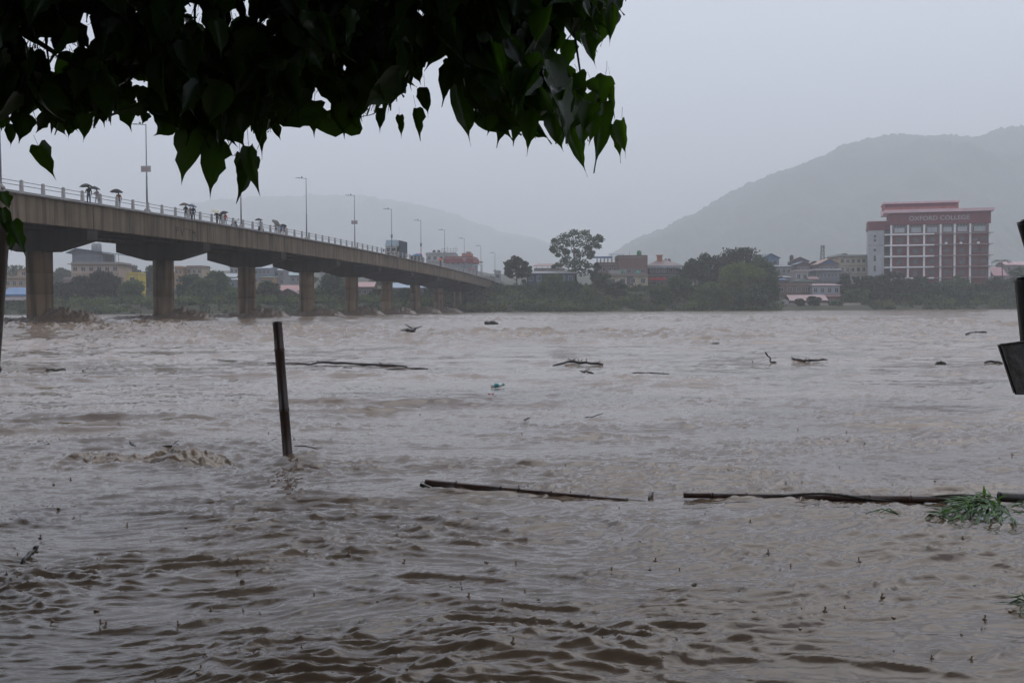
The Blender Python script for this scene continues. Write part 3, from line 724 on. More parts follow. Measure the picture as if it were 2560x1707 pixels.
def walker(px, label, top, legs, ulabel=None, uc=None, tilt=(0, 0), pose_='hold', yaw=2.6, h=1.0, off=4.35, us=1.0, shaft=.62):
    o = person(px, off, label, top, legs, pose_, yaw, h)
    if ulabel: umbrella(hand_of(o, pose_), ulabel, uc, tilt, shaft, us)
    return o
BK = (.02, .021, .024)
walker(227, 'person in dark shirt and blue jeans, first of the umbrella walkers on the bridge', (.03, .025, .028), (.035, .05, .085), 'dark umbrella over the person in dark shirt and jeans', (.05, .055, .05), (0, -.08), 'hold', 3.4, 1.03)
walker(247.5, 'person in pink and white clothes walking under dark umbrella', (.42, .33, .34), (.52, .50, .52), 'dark umbrella over the person in pink and white', (.035, .04, .035), (.05, .1), 'hold', 3.0, .95)
walker(302, 'person in orange top leaning on the railing alone under umbrella', (.30, .13, .07), (.13, .16, .20), 'wide black umbrella tilted over the lone person in orange', BK, (.25, 0), 'hold2', 3.3, .98, 4.5, 1.1)
walker(468.5, 'person all in black, outer one of three standing close together', (.02, .02, .022), (.02, .02, .02), 'brownish umbrella over the person all in black', (.09, .065, .05), (0, -.1), 'hold', 3.5, 1.0, 4.3)
walker(479.5, 'person in brown top, middle one of three standing close together', (.10, .055, .04), (.03, .03, .035), None, None, (0, 0), 'stand', 3.0, .98, 4.0)
walker(487, 'person in navy clothes beside the one in brown top', (.02, .03, .07), (.02, .025, .05), 'blue grey umbrella over the person in navy', (.10, .12, .19), (0, .2), 'hold', 3.2, 1.0, 4.4)
walker(546, 'person in dark clothes under the cream umbrella, at a railing post', (.03, .03, .03), (.05, .05, .05), 'cream umbrella tilted over the group beside the red shirt', (.62, .58, .46), (.35, .25), 'hold2', 2.9, 1.0, 4.3)
walker(555, 'person in black between the cream umbrella and the red shirt', (.018, .018, .02), (.035, .04, .05), None, None, (0, 0), 'stand', 3.1, .93, 4.5)
walker(566, 'person in bright red shirt and grey trousers at the railing', (.60, .05, .03), (.20, .19, .20), 'black umbrella tilted over the person in red shirt', BK, (.2, -.35), 'hold2', 3.6, .96, 4.3)
walker(692.5, 'person in white shirt and black trousers under the biggest umbrella', (.55, .50, .50), (.02, .02, .022), 'biggest grey brown umbrella, tipped towards the river', (.12, .115, .10), (.75, .3), 'hold', 3.0, 1.0, 4.3, 1.25)
walker(705.5, 'person in blue top between the white shirt and the pink clothes', (.03, .13, .26), (.05, .04, .05), None, None, (0, 0), 'walk', 3.2, .98, 4.2)
walker(713.5, 'person in pink clothes under a small black umbrella', (.36, .17, .19), (.30, .09, .10), 'small black umbrella over the person in pink', BK, (-.1, .25), 'hold', 3.3, .93, 4.4, .85)
walker(1102, 'person in dark clothes under red umbrella in front of white terrace', (.03, .035, .03), (.03, .035, .03), 'bright red and orange umbrella far along the bridge', (.72, .10, .03), (0, .1), 'hold', 3.3, 1.05, 4.4, 1.1)
walker(1184, 'person in grey under dull red umbrella near the bridge end', (.18, .15, .15), (.06, .05, .05), 'dull red umbrella near the end of the bridge', (.36, .06, .07), (0, 0), 'hold', 3.0, 1.0, 4.3, 1.2)
walker(1193, 'last person on the bridge, dark clothes beside the dull red umbrella', (.05, .045, .05), (.04, .04, .04), None, None, (0, 0), 'walk', 3.0, 1.0, 4.4)

def motorcycle(px, off, label, yaw_add=0.0):
    s = s_at(px, off)
    e = empty('motorcycle', BR(s, off, foot_z(s) - .206 if off < 3.2 else foot_z(s)), math.pi / 2 - BAZ + yaw_add, label, 'motorcycle', 'motorcycles on the bridge')
    for x in (-.65, .65):
        w = wheel(e, x, 0, .31, .11)
    mb = MB(); mb.tube([(-.65, 0, .31), (-.2, 0, .55), (.35, 0, .72), (.5, 0, .85)], [.03, .05, .05, .04], 8); mb.tube([(.65, .06, .31), (.48, .06, .95)], .025, 6); mb.tube([(.65, -.06, .31), (.48, -.06, .95)], .025, 6); mb.build('frame', M['black'], e)
    mb = MB(); mb.lathe([(.06, .05), (.17, .12), (.18, .4), (.09, .5)], 10); tk = mb.build('fuel_tank', cloth((.03, .03, .035)), e, True); tk.rotation_euler = (0, R(90), 0); tk.location = (-.08, 0, .80)
    mb = MB(); mb.hexa([(-.75, -.12, .76), (0, -.13, .70), (0, .13, .70), (-.75, .12, .76), (-.75, -.10, .86), (0, -.1, .80), (0, .1, .80), (-.75, .10, .86)]); mb.build('seat', M['black'], e, bevel=.03)
    mb = MB(); mb.box(-.25, .2, -.15, .15, .28, .6); mb.build('engine', M['galv'], e, bevel=.04)
    mb = MB(); mb.tube([(.35, -.38, 1.02), (.46, -.15, 1.0), (.46, .15, 1.0), (.35, .38, 1.02)], .018, 6); mb.build('handlebar', M['black'], e)
    mb = MB(); mb.tube([(.50, 0, .88), (.64, 0, .88)], [.06, .1], 12); mb.build('headlight', M['lens'], e)
    for sy in (-1, 1):
        mb = MB(); mb.tube([(.42, sy * .26, 1.0), (.40, sy * .34, 1.22)], .008, 5); mb.box(.385, .40, sy * .36 - .06, sy * .36 + .06, 1.18, 1.27); mb.build('mirror', M['black'], e)
    return e
motorcycle(589, 3.9, 'dark motorcycle on the roadway beyond the person in red shirt')
mc = motorcycle(655, 4.15, 'dark motorcycle carrying a rider under an umbrella', math.pi)
rd = person(655, 4.15, 'person in light grey shirt riding a motorcycle under an umbrella', (.42, .42, .44), (.03, .03, .035), 'ride', -BAZ + math.pi, 1.0)
rd.location = mc.location + Vector((0, 0, .02))
umbrella(hand_of(rd, 'ride'), 'dark grey umbrella held by the motorcycle rider', (.06, .06, .058), (0, 0), .62, .95)

# ================================================================== far bank: buildings
WALLS = {}
def wall(c, name=None, s=.5):
    if c not in WALLS: WALLS[c] = mat('painted_wall_%d' % len(WALLS), c, tuple(x * .68 for x in c), s, 0.85, 0.2, stretch=(1, 1, .35))
    return WALLS[c]
def sheet(c):
    k = ('sheet',) + c
    if k not in WALLS:
        m, n, l, b = new_mat('sheet_roof_%d' % len(WALLS))
        tc = n.new('ShaderNodeTexCoord'); wv = n.new('ShaderNodeTexWave'); wv.inputs['Scale'].default_value = 3.5
        l.new(tc.outputs['Object'], wv.inputs['Vector'])
        nz = n.new('ShaderNodeTexNoise'); nz.inputs['Scale'].default_value = .7; nz.inputs['Detail'].default_value = 6; l.new(tc.outputs['Object'], nz.inputs['Vector'])
        mx = n.new('ShaderNodeMix'); mx.data_type = 'RGBA'; mx.inputs[6].default_value = (*c, 1); mx.inputs[7].default_value = (*[x * .6 for x in c], 1)
        l.new(nz.outputs[0], mx.inputs[0]); l.new(mx.outputs[2], b.inputs['Base Color']); b.inputs['Roughness'].default_value = .4
        bp = n.new('ShaderNodeBump'); bp.inputs['Strength'].default_value = .5; bp.inputs['Distance'].default_value = .05
        l.new(wv.outputs[0], bp.inputs['Height']); l.new(bp.outputs[0], b.inputs['Normal'])
        WALLS[k] = m
    return WALLS[k]
M['frame'] = mat('window_frame', (.42, .41, .40), (.3, .29, .28), 2, 0.6)
M['tank_black'] = mat('black_tank', (.05, .05, .052), (.035, .035, .037), 2, 0.5)
M['tank_green'] = mat('green_tank', (.02, .16, .07), (.015, .11, .05), 2, 0.5)
M['slab'] = mat('weathered_slab', (.30, .28, .26), (.18, .165, .15), .6, 0.85, 0.3)
def window(parent, x, z, w, h, y, frame=None, bars=1):
    mb = MB(); t = .09
    mb.box(x - w / 2, x + w / 2, y - .07, y + .02, z - t, z); mb.box(x - w / 2, x + w / 2, y - .07, y + .02, z + h, z + h + t)
    mb.box(x - w / 2 - t, x - w / 2, y - .07, y + .02, z - t, z + h + t); mb.box(x + w / 2, x + w / 2 + t, y - .07, y + .02, z - t, z + h + t)
    for i in range(bars):
        xx = x - w / 2 + w * (i + 1) / (bars + 1); mb.box(xx - .035, xx + .035, y - .06, y + .02, z, z + h)
    f = mb.build('window', frame or M['frame'], parent)
    mb = MB(); mb.box(x - w / 2, x + w / 2, y - .03, y + .01, z, z + h); mb.build('pane', M['glass'], f)
    return f
def tank(parent, x, y, z, r, h, m):
    mb = MB(); mb.lathe([(r * .95, 0), (r, .05), (r, h * .78), (r * .75, h * .92), (r * .3, h)], 14, (x, y, z)); return mb.build('water_tank', m, parent, True)
def house(name, label, px0, px1, pt, Y, wc, roof, rc, floors=2, nw=3, depth=8.0, rot=0.0, pe=None, win=True, over=.5, base=None, slabs=True):
    """px0..px1 and pt (top), pe (eaves) are where it is seen; Y is its distance"""
    pm = (px0 + px1) / 2
    w = (px1 - px0) / F * Y / math.cos(rot)
    zt = at(pm, pt, Y).z; ze = at(pm, pe, Y).z if pe else zt
    x = at(pm, 700, Y).x
    zb = (float(ground_z(x, Y)) if base is None else base) - .6
    e = empty(name, (x, Y, zb), rot, label, 'building')
    H = ze - zb; T = zt - zb; hw = w / 2
    wm = wall(wc); rm = sheet(rc) if roof != 'flat' else wall(rc)
    mb = MB(); mb.box(-hw, hw, 0, depth, 0, H); mb.build('wall', wm, e)
    v = over
    if roof == 'flat':
        mb = MB(); mb.box(-hw - v, hw + v, -v, depth + v, H + .002, H + .22); rf = mb.build('roof', M['slab'], e)
        mb = MB(); P = .75
        mb.box(-hw, hw, 0, .14, H + .222, H + P); mb.box(-hw, hw, depth - .14, depth, H + .222, H + P); mb.box(-hw, -hw + .14, .142, depth - .142, H + .222, H + P); mb.box(hw - .14, hw, .142, depth - .142, H + .222, H + P)
        mb.build('parapet', rm, rf)
    elif roof == 'gable_x':      # ridge along the front
        mb = MB(); t = .12
        for sy, ya, yb in ((0, -v, depth / 2), (1, depth + v, depth / 2)):
            mb.hexa([(-hw - v, min(ya, yb), 0), (hw + v, min(ya, yb), 0), (hw + v, max(ya, yb), 0), (-hw - v, max(ya, yb), 0)] * 2)
            n = len(mb.v) - 8
            for q in range(8):
                X_, Y_, _ = mb.v[n + q]
                zz = H + .01 + (T - H) * (1 - abs(Y_ - depth / 2) / (depth / 2 + v))
                mb.v[n + q] = (X_, Y_, zz + (t if q > 3 else 0))
        mb.build('roof', rm, e)
        mb = MB(); mb.add([(-hw, 0, H), (-hw, depth, H), (-hw, depth / 2, T)], [(0, 2, 1)]); mb.build('gable', wm, e); mb = MB(); mb.add([(hw, 0, H), (hw, depth, H), (hw, depth / 2, T)], [(0, 1, 2)]); mb.build('gable', wm, e)
    elif roof == 'gable_y':      # gable towards the river
        mb = MB(); t = .12
        for xa, xb in ((-hw - v, 0), (0, hw + v)):
            n = len(mb.v)
            mb.hexa([(xa, -v, 0), (xb, -v, 0), (xb, depth, 0), (xa, depth, 0)] * 2)
            for q in range(8):
                X_, Y_, _ = mb.v[n + q]
                mb.v[n + q] = (X_, Y_, H + .01 + (T - H) * (1 - abs(X_) / (hw + v)) + (t if q > 3 else 0))
        mb.build('roof', rm, e)
        k = hw / (hw + v)
        mb = MB(); mb.add([(-hw, 0, H), (hw, 0, H), (hw, 0, H + (T - H) * (1 - k)), (0, 0, T - .02), (-hw, 0, H + (T - H) * (1 - k))], [(0, 1, 2, 3, 4)]); mb.build('gable', wm, e)
    elif roof == 'shed':
        mb = MB(); mb.hexa([(-hw - v, -v, H), (hw + v, -v, H), (hw + v, depth + v, T), (-hw - v, depth + v, T), (-hw - v, -v, H + .12), (hw + v, -v, H + .12), (hw + v, depth + v, T + .12), (-hw - v, depth + v, T + .12)]); mb.build('roof', rm, e)
    elif roof == 'hip':
        a, b_ = hw + v, depth / 2 + v
        mb = MB(); k = max(.3, hw - depth * .3)
        mb.add([(-a, -v, H), (a, -v, H), (a, depth + v, H), (-a, depth + v, H), (-k, depth / 2, T), (k, depth / 2, T)], [(0, 1, 5, 4), (1, 2, 5), (2, 3, 4, 5), (3, 0, 4), (3, 2, 1, 0)]); mb.build('roof', rm, e)
    fh = 3.0
    if win:
        for f in range(floors):
            zf = H - (f + 1) * fh
            if slabs and f > 0:
                mb = MB(); mb.box(-hw - .12, hw + .12, -.25, .3, zf + fh - .14, zf + fh + .06); mb.build('floor_band', M['slab'], e)
            for i in range(nw):
                xx = -hw + w * (i + .5) / nw
                window(e, xx, zf + .95, min(1.3, w / nw * .5), 1.25, 0)
    e['_w'] = w; e['_h'] = H; e['_t'] = T
    return e
def hx(px, e):                   # local x in a house for a pixel column
    return ((px - 1280) / F * e.location.y - e.location.x) / math.cos(e.rotation_euler[2])

BEIGE, CREAM, WHT, GREYW, BRICK = (.42, .30, .21), (.50, .42, .30), (.52, .50, .48), (.26, .26, .27), (.17, .105, .085)
# --- seen under the bridge
b = house('blue_roof_building', 'tall beige building with a blue roofed rooftop hall and two tanks, seen under bridge', 180, 297, 661, 345, (.46, .33, .25), 'flat', (.30, .26, .24), 4, 6, 14, .06, slabs=True, over=.9)
Hh, wv_ = b['_h'], b['_w']
mb = MB(); mb.box(-wv_ / 2 + .2, hx(258, b), .4, 13, Hh + .76, Hh + 3.6); mb.build('rooftop_hall', wall((.17, .18, .21)), b)
mb = MB(); xr, xl, rg = hx(302, b), hx(171, b), hx(196, b)
for q in (0, .12):
    pass
mb.hexa([(xl, -1, Hh + 3.45), (rg, -1, Hh + 4.9), (rg, 14.5, Hh + 4.9), (xl, 14.5, Hh + 3.45), (xl, -1, Hh + 3.6), (rg, -1, Hh + 5.05), (rg, 14.5, Hh + 5.05), (xl, 14.5, Hh + 3.6)])
mb.hexa([(rg, -1, Hh + 4.9), (xr, -1, Hh + 3.0), (xr, 14.5, Hh + 3.0), (rg, 14.5, Hh + 4.9), (rg, -1, Hh + 5.05), (xr, -1, Hh + 3.15), (xr, 14.5, Hh + 3.15), (rg, 14.5, Hh + 5.05)])
mb.build('rooftop_roof', sheet((.08, .17, .33)), b)
mb = MB(); mb.add([(xl + .6, .4, Hh + 3.5), (hx(258, b), .4, Hh + 3.5), (hx(258, b), .4, Hh + 3.9), (rg, .4, Hh + 4.85)], [(0, 1, 2, 3)]); mb.build('gable', wall((.17, .18, .21)), b)
for px in (262, 273, 282, 290, 297):
    mb = MB(); mb.tube([(hx(px, b), .3, Hh + .2), (hx(px, b), .3, Hh + 3.4)], .08, 6); mb.build('roof_post', M['galv'], b)
tank(b, hx(217, b), 9, Hh + 4.2, .95, 3.0, wall((.30, .29, .29))); tank(b, hx(227, b), 9, Hh + 4.2, .95, 3.0, wall((.30, .29, .29)))
b = house('beige_house', 'beige two-storey house at the far left, behind the first pier', 12, 76, 696, 330, BEIGE, 'flat', BEIGE, 2, 4, 10, .0)
mb = MB(); mb.box(hx(38, b), hx(76, b), 2, 9, b['_h'] + .23, b['_h'] + 2.6); u_ = mb.build('upper_storey', wall(BEIGE), b); window(b, hx(54, b), b['_h'] + .9, 1.1, 1.1, 2)
mb = MB(); mb.box(hx(37, b) - .4, hx(76, b) + .4, 1.6, 9.4, b['_h'] + 2.603, b['_h'] + 2.8); mb.build('roof_slab', M['slab'], b)
b = house('blue_shed', 'low blue-roofed shed with a red lettered board under its eaves', 8, 74, 719, 296, (.10, .11, .12), 'gable_x', (.10, .22, .42), 1, 0, 9, 0, pe=737, win=False, base=0.8)
mb = MB(); mb.box(-b['_w'] / 2 - .4, b['_w'] / 2 + .4, -.75, -.66, b['_h'] - 1.45, b['_h'] - .55)
def board_mat():
    m, n, l, bs = new_mat('lettered_board')
    tc = n.new('ShaderNodeTexCoord'); mp = n.new('ShaderNodeMapping'); mp.inputs['Scale'].default_value = (1, 1, 1.2); l.new(tc.outputs['Object'], mp.inputs[0])
    br = n.new('ShaderNodeTexBrick'); br.inputs['Scale'].default_value = 1.5; br.inputs['Color1'].default_value = (.36, .08, .10, 1); br.inputs['Color2'].default_value = (.5, .46, .45, 1); br.inputs['Mortar'].default_value = (.5, .46, .45, 1)
    br.inputs['Mortar Size'].default_value = .09; l.new(mp.outputs[0], br.inputs['Vector'])
    cx = n.new('ShaderNodeCombineXYZ'); sp = n.new('ShaderNodeSeparateXYZ'); l.new(mp.outputs[0], sp.inputs[0]); l.new(sp.outputs[0], cx.inputs[0]); l.new(sp.outputs[2], cx.inputs[1]); l.new(cx.outputs[0], br.inputs['Vector'])
    l.new(br.outputs[0], bs.inputs['Base Color']); bs.inputs['Roughness'].default_value = .6
    return m
mb.build('sign_board', board_mat(), b)
mb = MB(); mb.box(-b['_w'] / 2 - .5, b['_w'] / 2 + .5, -.9, -.5, b['_h'] - .35, b['_h'] - .08); mb.build('gutter', sheet((.16, .30, .52)), b)
b = house('yellow_building', 'bright yellow building front with one square opening, seen under bridge', 317, 345, 687, 322, (.55, .42, .05), 'flat', (.55, .42, .05), 2, 1, 7, 0, slabs=False, over=.1)
house('pink_house', 'low pink brown house left of the tall blue roofed building', 160, 192, 699, 338, (.30, .19, .17), 'flat', (.36, .30, .28), 2, 2, 7, .1)
house('orange_house', 'small orange topped house right of the second pier', 437, 456, 670, 400, (.40, .20, .09), 'flat', (.45, .22, .08), 2, 2, 8, .1)
house('tan_house', 'tan flat-roofed house with maroon band on the skyline under bridge', 466, 506, 669, 405, (.40, .32, .22), 'flat', (.22, .11, .10), 2, 3, 8, -.1)
house('white_roof_house', 'house with pale metal roof left of the third pier', 557, 588, 684, 372, (.22, .22, .23), 'gable_x', (.46, .48, .50), 2, 3, 8, .15, pe=693)
house('grey_shed', 'grey blue shed just below the pale metal roof', 566, 600, 695, 350, (.20, .23, .27), 'shed', (.33, .36, .40), 1, 3, 7, 0, pe=700)
house('apartment_block', 'grey apartment block behind the third pier', 575, 606, 668, 430, (.30, .29, .29), 'flat', (.30, .29, .29), 3, 3, 9, 0)
house('blue_grey_house', 'blue grey house with white edged roof right of third pier', 636, 676, 666, 420, (.17, .20, .25), 'gable_x', (.48, .52, .58), 2, 4, 9, -.1, pe=671)
house('pale_roof_house', 'house with white flat sheet roof under the bridge, right of the blue grey one', 685, 711, 672, 425, (.24, .23, .25), 'shed', (.55, .55, .56), 2, 2, 9, -.1, pe=676)
house('green_orange_house', 'orange and green house half hidden by a tree, right of third pier', 650, 682, 691, 365, (.36, .20, .10), 'shed', (.06, .20, .13), 1, 3, 7, 0, pe=694)
house('ochre_house', 'narrow ochre house wall beside the third pier', 640, 655, 710, 340, (.40, .29, .13), 'flat', (.36, .26, .12), 1, 1, 5, 0, over=.2)
house('red_gable_house', 'house with pink red gabled roof left of the fourth pier', 705, 748, 713, 325, (.13, .075, .08), 'gable_x', (.46, .22, .20), 1, 3, 8, .25, pe=728)
house('maroon_porch_house', 'dark maroon gabled porch in front of the pink red roof', 697, 742, 722, 316, (.11, .06, .065), 'gable_y', (.20, .10, .10), 1, 2, 6, 0, pe=735)
house('teal_roof_house', 'house with pale teal roof left of the fourth pier, above the pink red one', 726, 752, 680, 400, (.20, .20, .21), 'gable_x', (.33, .42, .42), 1, 2, 8, .2, pe=689)
house('pale_gable_house', 'pale gabled house right of the fourth pier', 801, 818, 677, 400, (.42, .40, .41), 'gable_y', (.50, .48, .49), 1, 1, 7, 0, pe=684)
house('pink_roof_house', 'house with broad pink roof between the fifth and sixth piers', 892, 932, 705, 340, (.16, .12, .12), 'gable_x', (.50, .27, .25), 1, 3, 9, .0, pe=718)
house('light_blue_roof_shed', 'long shed with light blue roof seen between the last piers', 980, 1072, 707, 335, (.15, .16, .17), 'gable_x', (.36, .45, .55), 1, 5, 10, 0, pe=720)
# --- behind the bridge end
b = house('red_rooftop_building', 'red and grey building with an orange rooftop room behind the bridge railing', 1112, 1180, 646, 395, (.24, .25, .28), 'flat', (.27, .06, .068), 3, 5, 14, -.12, over=.4)
mb = MB(); mb.box(-b['_w'] / 2 - .42, b['_w'] / 2 + .42, -.44, 14.4, b['_h'] - 1.6, b['_h'] - .001); mb.build('red_band', wall((.27, .06, .068)), b)
mb = MB(); mb.box(hx(1152, b), hx(1174, b), 3, 9, b['_h'] + .225, b['_h'] + 2.0); mb.build('rooftop_room', wall((.36, .14, .10)), b)
mb = MB(); mb.box(hx(1162, b), hx(1171, b), 4, 8, b['_h'] + 2.003, b['_h'] + 2.6); mb.build('stair_head', M['slab'], b)
b = house('white_terrace_building', 'pale terrace building with two black tanks behind the bridge railing', 1066, 1140, 636, 420, (.44, .43, .42), 'flat', (.42, .41, .40), 3, 5, 12, 0, over=.3)
for px in (1084, 1096): tank(b, hx(px, b), 5, b['_h'] + .23, .62, 1.7, M['tank_black'])
for i, px in enumerate((1104, 1110, 1118, 1126, 1134, 1140)):
    mb = MB(); mb.tube([(hx(px, b), 3, b['_h'] + .2), (hx(px, b), 3, b['_h'] + 2.3 + .4 * (i % 3))], .06, 5); mb.tube([(hx(px, b), 3, b['_h'] + 1.4), (hx(px + 6, b), 3, b['_h'] + 1.5)], .05, 5); mb.tube([(hx(px, b), 3, b['_h'] + 2.2), (hx(px + 6, b), 3, b['_h'] + 2.3)], .05, 5); mb.build('scaffold_pole', M['galv'], b)
b = empty('shelter', (at(1196, 700, 372).x, 372, float(ground_z(at(1196, 700, 372).x, 372)) - .3), 0, 'open shelter with a teal roof near the end of the bridge', 'shelter')
zt = at(1196, 661, 372).z - b.location.z
for x in (-1.0, 1.2):
    for y in (0, 3): mb = MB(); mb.tube([(x, y, 0), (x, y, zt - .3)], .08, 6); mb.build('post', M['galv'], b)
mb = MB(); mb.hexa([(-1.6, -.5, zt - .4), (1.5, -.5, zt - .4), (1.5, 3.5, zt - .1), (-1.6, 3.5, zt - .1), (-1.6, -.5, zt - .25), (1.5, -.5, zt - .25), (1.5, 3.5, zt + .05), (-1.6, 3.5, zt + .05)]); mb.build('roof', sheet((.18, .30, .29)), b)
house('small_grey_block', 'small grey rooftop block beside the last street lamp', 1237, 1252, 681, 420, (.30, .30, .31), 'flat', (.3, .3, .3), 1, 1, 5, 0, over=.1)
# --- right bank
b = house('dark_blue_shop_row', 'row of dark blue tin shops with a long grey roof by the tall tree', 1318, 1436, 677, 330, (.045, .06, .085), 'shed', (.22, .21, .21), 1, 6, 7, 0, pe=684)
for i in range(11):
    mb = MB(); x = -b['_w'] / 2 + b['_w'] * (i + .5) / 11; mb.box(x - .5, x + .5, -.06, -.002, b['_h'] - 2.6 , b['_h'] - .3); mb.build('shutter', wall([(.05, .075, .11), (.035, .05, .07), (.07, .13, .19)][i % 3]), b)
b = house('pink_terrace', 'pinkish tin canopy on thin posts above the dark blue shops', 1336, 1412, 676, 352, (.30, .28, .28), 'flat', (.28, .22, .21), 1, 4, 8, 0, over=.1)
z0_ = b['_h']
for px in (1342, 1356, 1370, 1384, 1400): mb = MB(); mb.tube([(hx(px, b), .4, z0_), (hx(px, b), .4, z0_ + 1.5)], .07, 5); mb.build('post', M['galv'], b)
mb = MB(); mb.hexa([(hx(1334, b), -.6, z0_ + 1.25), (hx(1412, b), -.6, z0_ + 1.25), (hx(1412, b), 8, z0_ + 2.0), (hx(1334, b), 8, z0_ + 2.0), (hx(1334, b), -.6, z0_ + 1.4), (hx(1412, b), -.6, z0_ + 1.4), (hx(1404, b), 4, z0_ + 2.3), (hx(1344, b), 4, z0_ + 2.3)]); mb.build('canopy_roof', sheet((.34, .19, .17)), b)
b = house('brick_building', 'unplastered brown brick block with a green tank and blue sheets on its roof', 1546, 1619, 644, 345, BRICK, 'flat', BRICK, 3, 3, 12, 0, over=.05, win=False)
for i in range(4): window(b, hx(1556 + 17 * i, b), b['_h'] - 4.8, 1.2, 1.2, 0)
tank(b, hx(1602.5, b), 5, b['_h'] + .3, .75, 2.2, M['tank_green'])
mb = MB(); mb.hexa([(hx(1527, b), -.3, b['_h'] + .95), (hx(1561, b), -.3, b['_h'] + .95), (hx(1561, b), 6, b['_h'] + 1.3), (hx(1527, b), 6, b['_h'] + 1.3), (hx(1527, b), -.3, b['_h'] + 1.05), (hx(1561, b), -.3, b['_h'] + 1.05), (hx(1561, b), 6, b['_h'] + 1.45), (hx(1527, b), 6, b['_h'] + 1.45)]); mb.build('sheet_canopy', sheet((.14, .25, .45)), b)
for px in (1529, 1559): mb = MB(); mb.tube([(hx(px, b), .2, b['_h'] - 1.2), (hx(px, b), .2, b['_h'] + 1.0)], .07, 5); mb.build('canopy_post', M['galv'], b)
mb = MB(); mb.tube([(hx(1577, b), 4, b['_h']), (hx(1577, b), 4, b['_h'] + 2.2)], .06, 5); mb.build('aerial', M['galv'], b)
b = house('open_brick_annex', 'lower brick annex with open upper floor beneath a blue sheet roof', 1490, 1545, 662, 346, (.15, .10, .088), 'flat', BRICK, 2, 4, 10, 0, over=.2)
for i, px in enumerate((1493, 1502, 1511, 1520, 1530)): mb = MB(); mb.box(hx(px, b) - .15, hx(px, b) + .15, .2, .5, b['_h'] + .23, b['_h'] + 2.0); mb.build('pillar', wall(BRICK), b)
mb = MB(); mb.hexa([(hx(1488, b), -.4, b['_h'] + 2.01), (hx(1531, b), -.4, b['_h'] + 2.01), (hx(1531, b), 7, b['_h'] + 2.4), (hx(1488, b), 7, b['_h'] + 2.4), (hx(1488, b), -.4, b['_h'] + 2.6), (hx(1531, b), -.4, b['_h'] + 2.6), (hx(1531, b), 7, b['_h'] + 2.9), (hx(1488, b), 7, b['_h'] + 2.9)]); mb.build('blue_sheet_roof', sheet((.15, .26, .46)), b)
b = house('cream_house', 'cream plastered house with balcony standing below the brick block', 1519, 1620, 690, 331, (.46, .40, .28), 'flat', (.24, .17, .15), 2, 4, 10, 0, over=.6)
mb = MB(); mb.box(hx(1567, b), hx(1583, b), -.06, -.002, b['_h'] - 3.4, b['_h'] - .2); mb.build('stair_window', M['glass'], b)
mb = MB(); mb.box(hx(1560, b), hx(1590, b), -1.2, -.01, b['_h'] - 3.7, b['_h'] - 3.5); mb.box(hx(1560, b), hx(1590, b), -1.2, -1.1, b['_h'] - 3.5, b['_h'] - 2.7); mb.build('balcony', wall((.42, .37, .28)), b)
tank(b, hx(1561, b), 4, b['_h'] + .3, .6, 1.6, M['tank_green']); tank(b, hx(1598, b), 4, b['_h'] + .3, .7, 1.4, wall((.06, .28, .24)))
mb = MB(); mb.box(hx(1528, b), hx(1570, b), 5, 9, b['_h'] + .225, b['_h'] + 1.9); mb.build('rooftop_room', wall((.36, .34, .35)), b)
b = house('hip_roof_house', 'house with dark hipped roof, orange chimney and two tanks', 1622, 1700, 648, 350, (.09, .085, .09), 'hip', (.20, .12, .12), 3, 5, 12, 0, pe=664, over=.9)
mb = MB(); mb.box(-b['_w'] / 2 - .95, b['_w'] / 2 + .95, -.97, -.91, b['_h'] - .75, b['_h'] - .05); mb.build('eaves_board', wall((.34, .35, .38)), b)
mb = MB(); mb.box(hx(1649, b), hx(1661, b), 5, 7, b['_t'] - 2, b['_t'] + 1.3); mb.box(hx(1647, b), hx(1663, b), 4.8, 7.2, b['_t'] + 1.303, b['_t'] + 1.6); mb.build('chimney', wall((.40, .13, .08)), b)
for px in (1672, 1681): tank(b, hx(px, b), 7, b['_t'] - 1.0, .5, 1.5, wall((.20, .16, .17)))
mb = MB(); mb.box(hx(1621, b), hx(1664, b), -.5, -.02, b['_h'] - 4.6, b['_h'] - 3.8); mb.build('red_awning', wall((.50, .04, .045)), b)
house('blue_gable_house', 'blue gabled house peeping out right of the big tree clump', 1906, 1948, 634, 395, (.10, .19, .30), 'gable_y', (.12, .14, .17), 3, 2, 9, .1, pe=646)
house('grey_gable_house', 'grey house with sloping dark roof below the blue gable', 1928, 1978, 661, 370, (.24, .24, .25), 'shed', (.15, .16, .18), 2, 4, 8, 0, pe=667)
b = house('dark_red_gable_house', 'dark house with maroon gabled roof and a black rooftop tank', 1979, 2021, 643, 388, (.12, .13, .16), 'gable_y', (.20, .085, .085), 3, 3, 9, -.1, pe=654)
tank(b, hx(1983, b), 4, b['_h'], .7, 2.6, M['tank_black'])
house('slate_gable_house', 'house with slate blue gable just below the maroon gabled roof', 1992, 2024, 655, 372, (.13, .10, .11), 'gable_y', (.11, .14, .19), 2, 3, 8, 0, pe=662)
b = house('orange_roof_house', 'blue gabled house with an orange roof under the antenna mast', 2048, 2096, 648, 378, (.16, .14, .15), 'gable_y', (.42, .20, .13), 2, 4, 9, 0, pe=661)
mb = MB(); mb.add([(-b['_w'] * .4, -.03, b['_h'] + .3), (b['_w'] * .4, -.03, b['_h'] + .3), (0, -.03, b['_t'] - .3)], [(0, 1, 2)]); mb.build('gable_cladding', wall((.09, .18, .30)), b)
house('brown_gable_house', 'small brown roofed house between the maroon gable and the orange roof', 2022, 2050, 653, 392, (.14, .13, .14), 'gable_y', (.17, .13, .12), 2, 2, 8, 0, pe=661)
b = house('cream_apartment_building', 'cream three-storey apartment building beside the college tower', 2098, 2180, 642, 385, (.46, .41, .31), 'flat', (.33, .36, .36), 3, 6, 12, .08, over=.8)
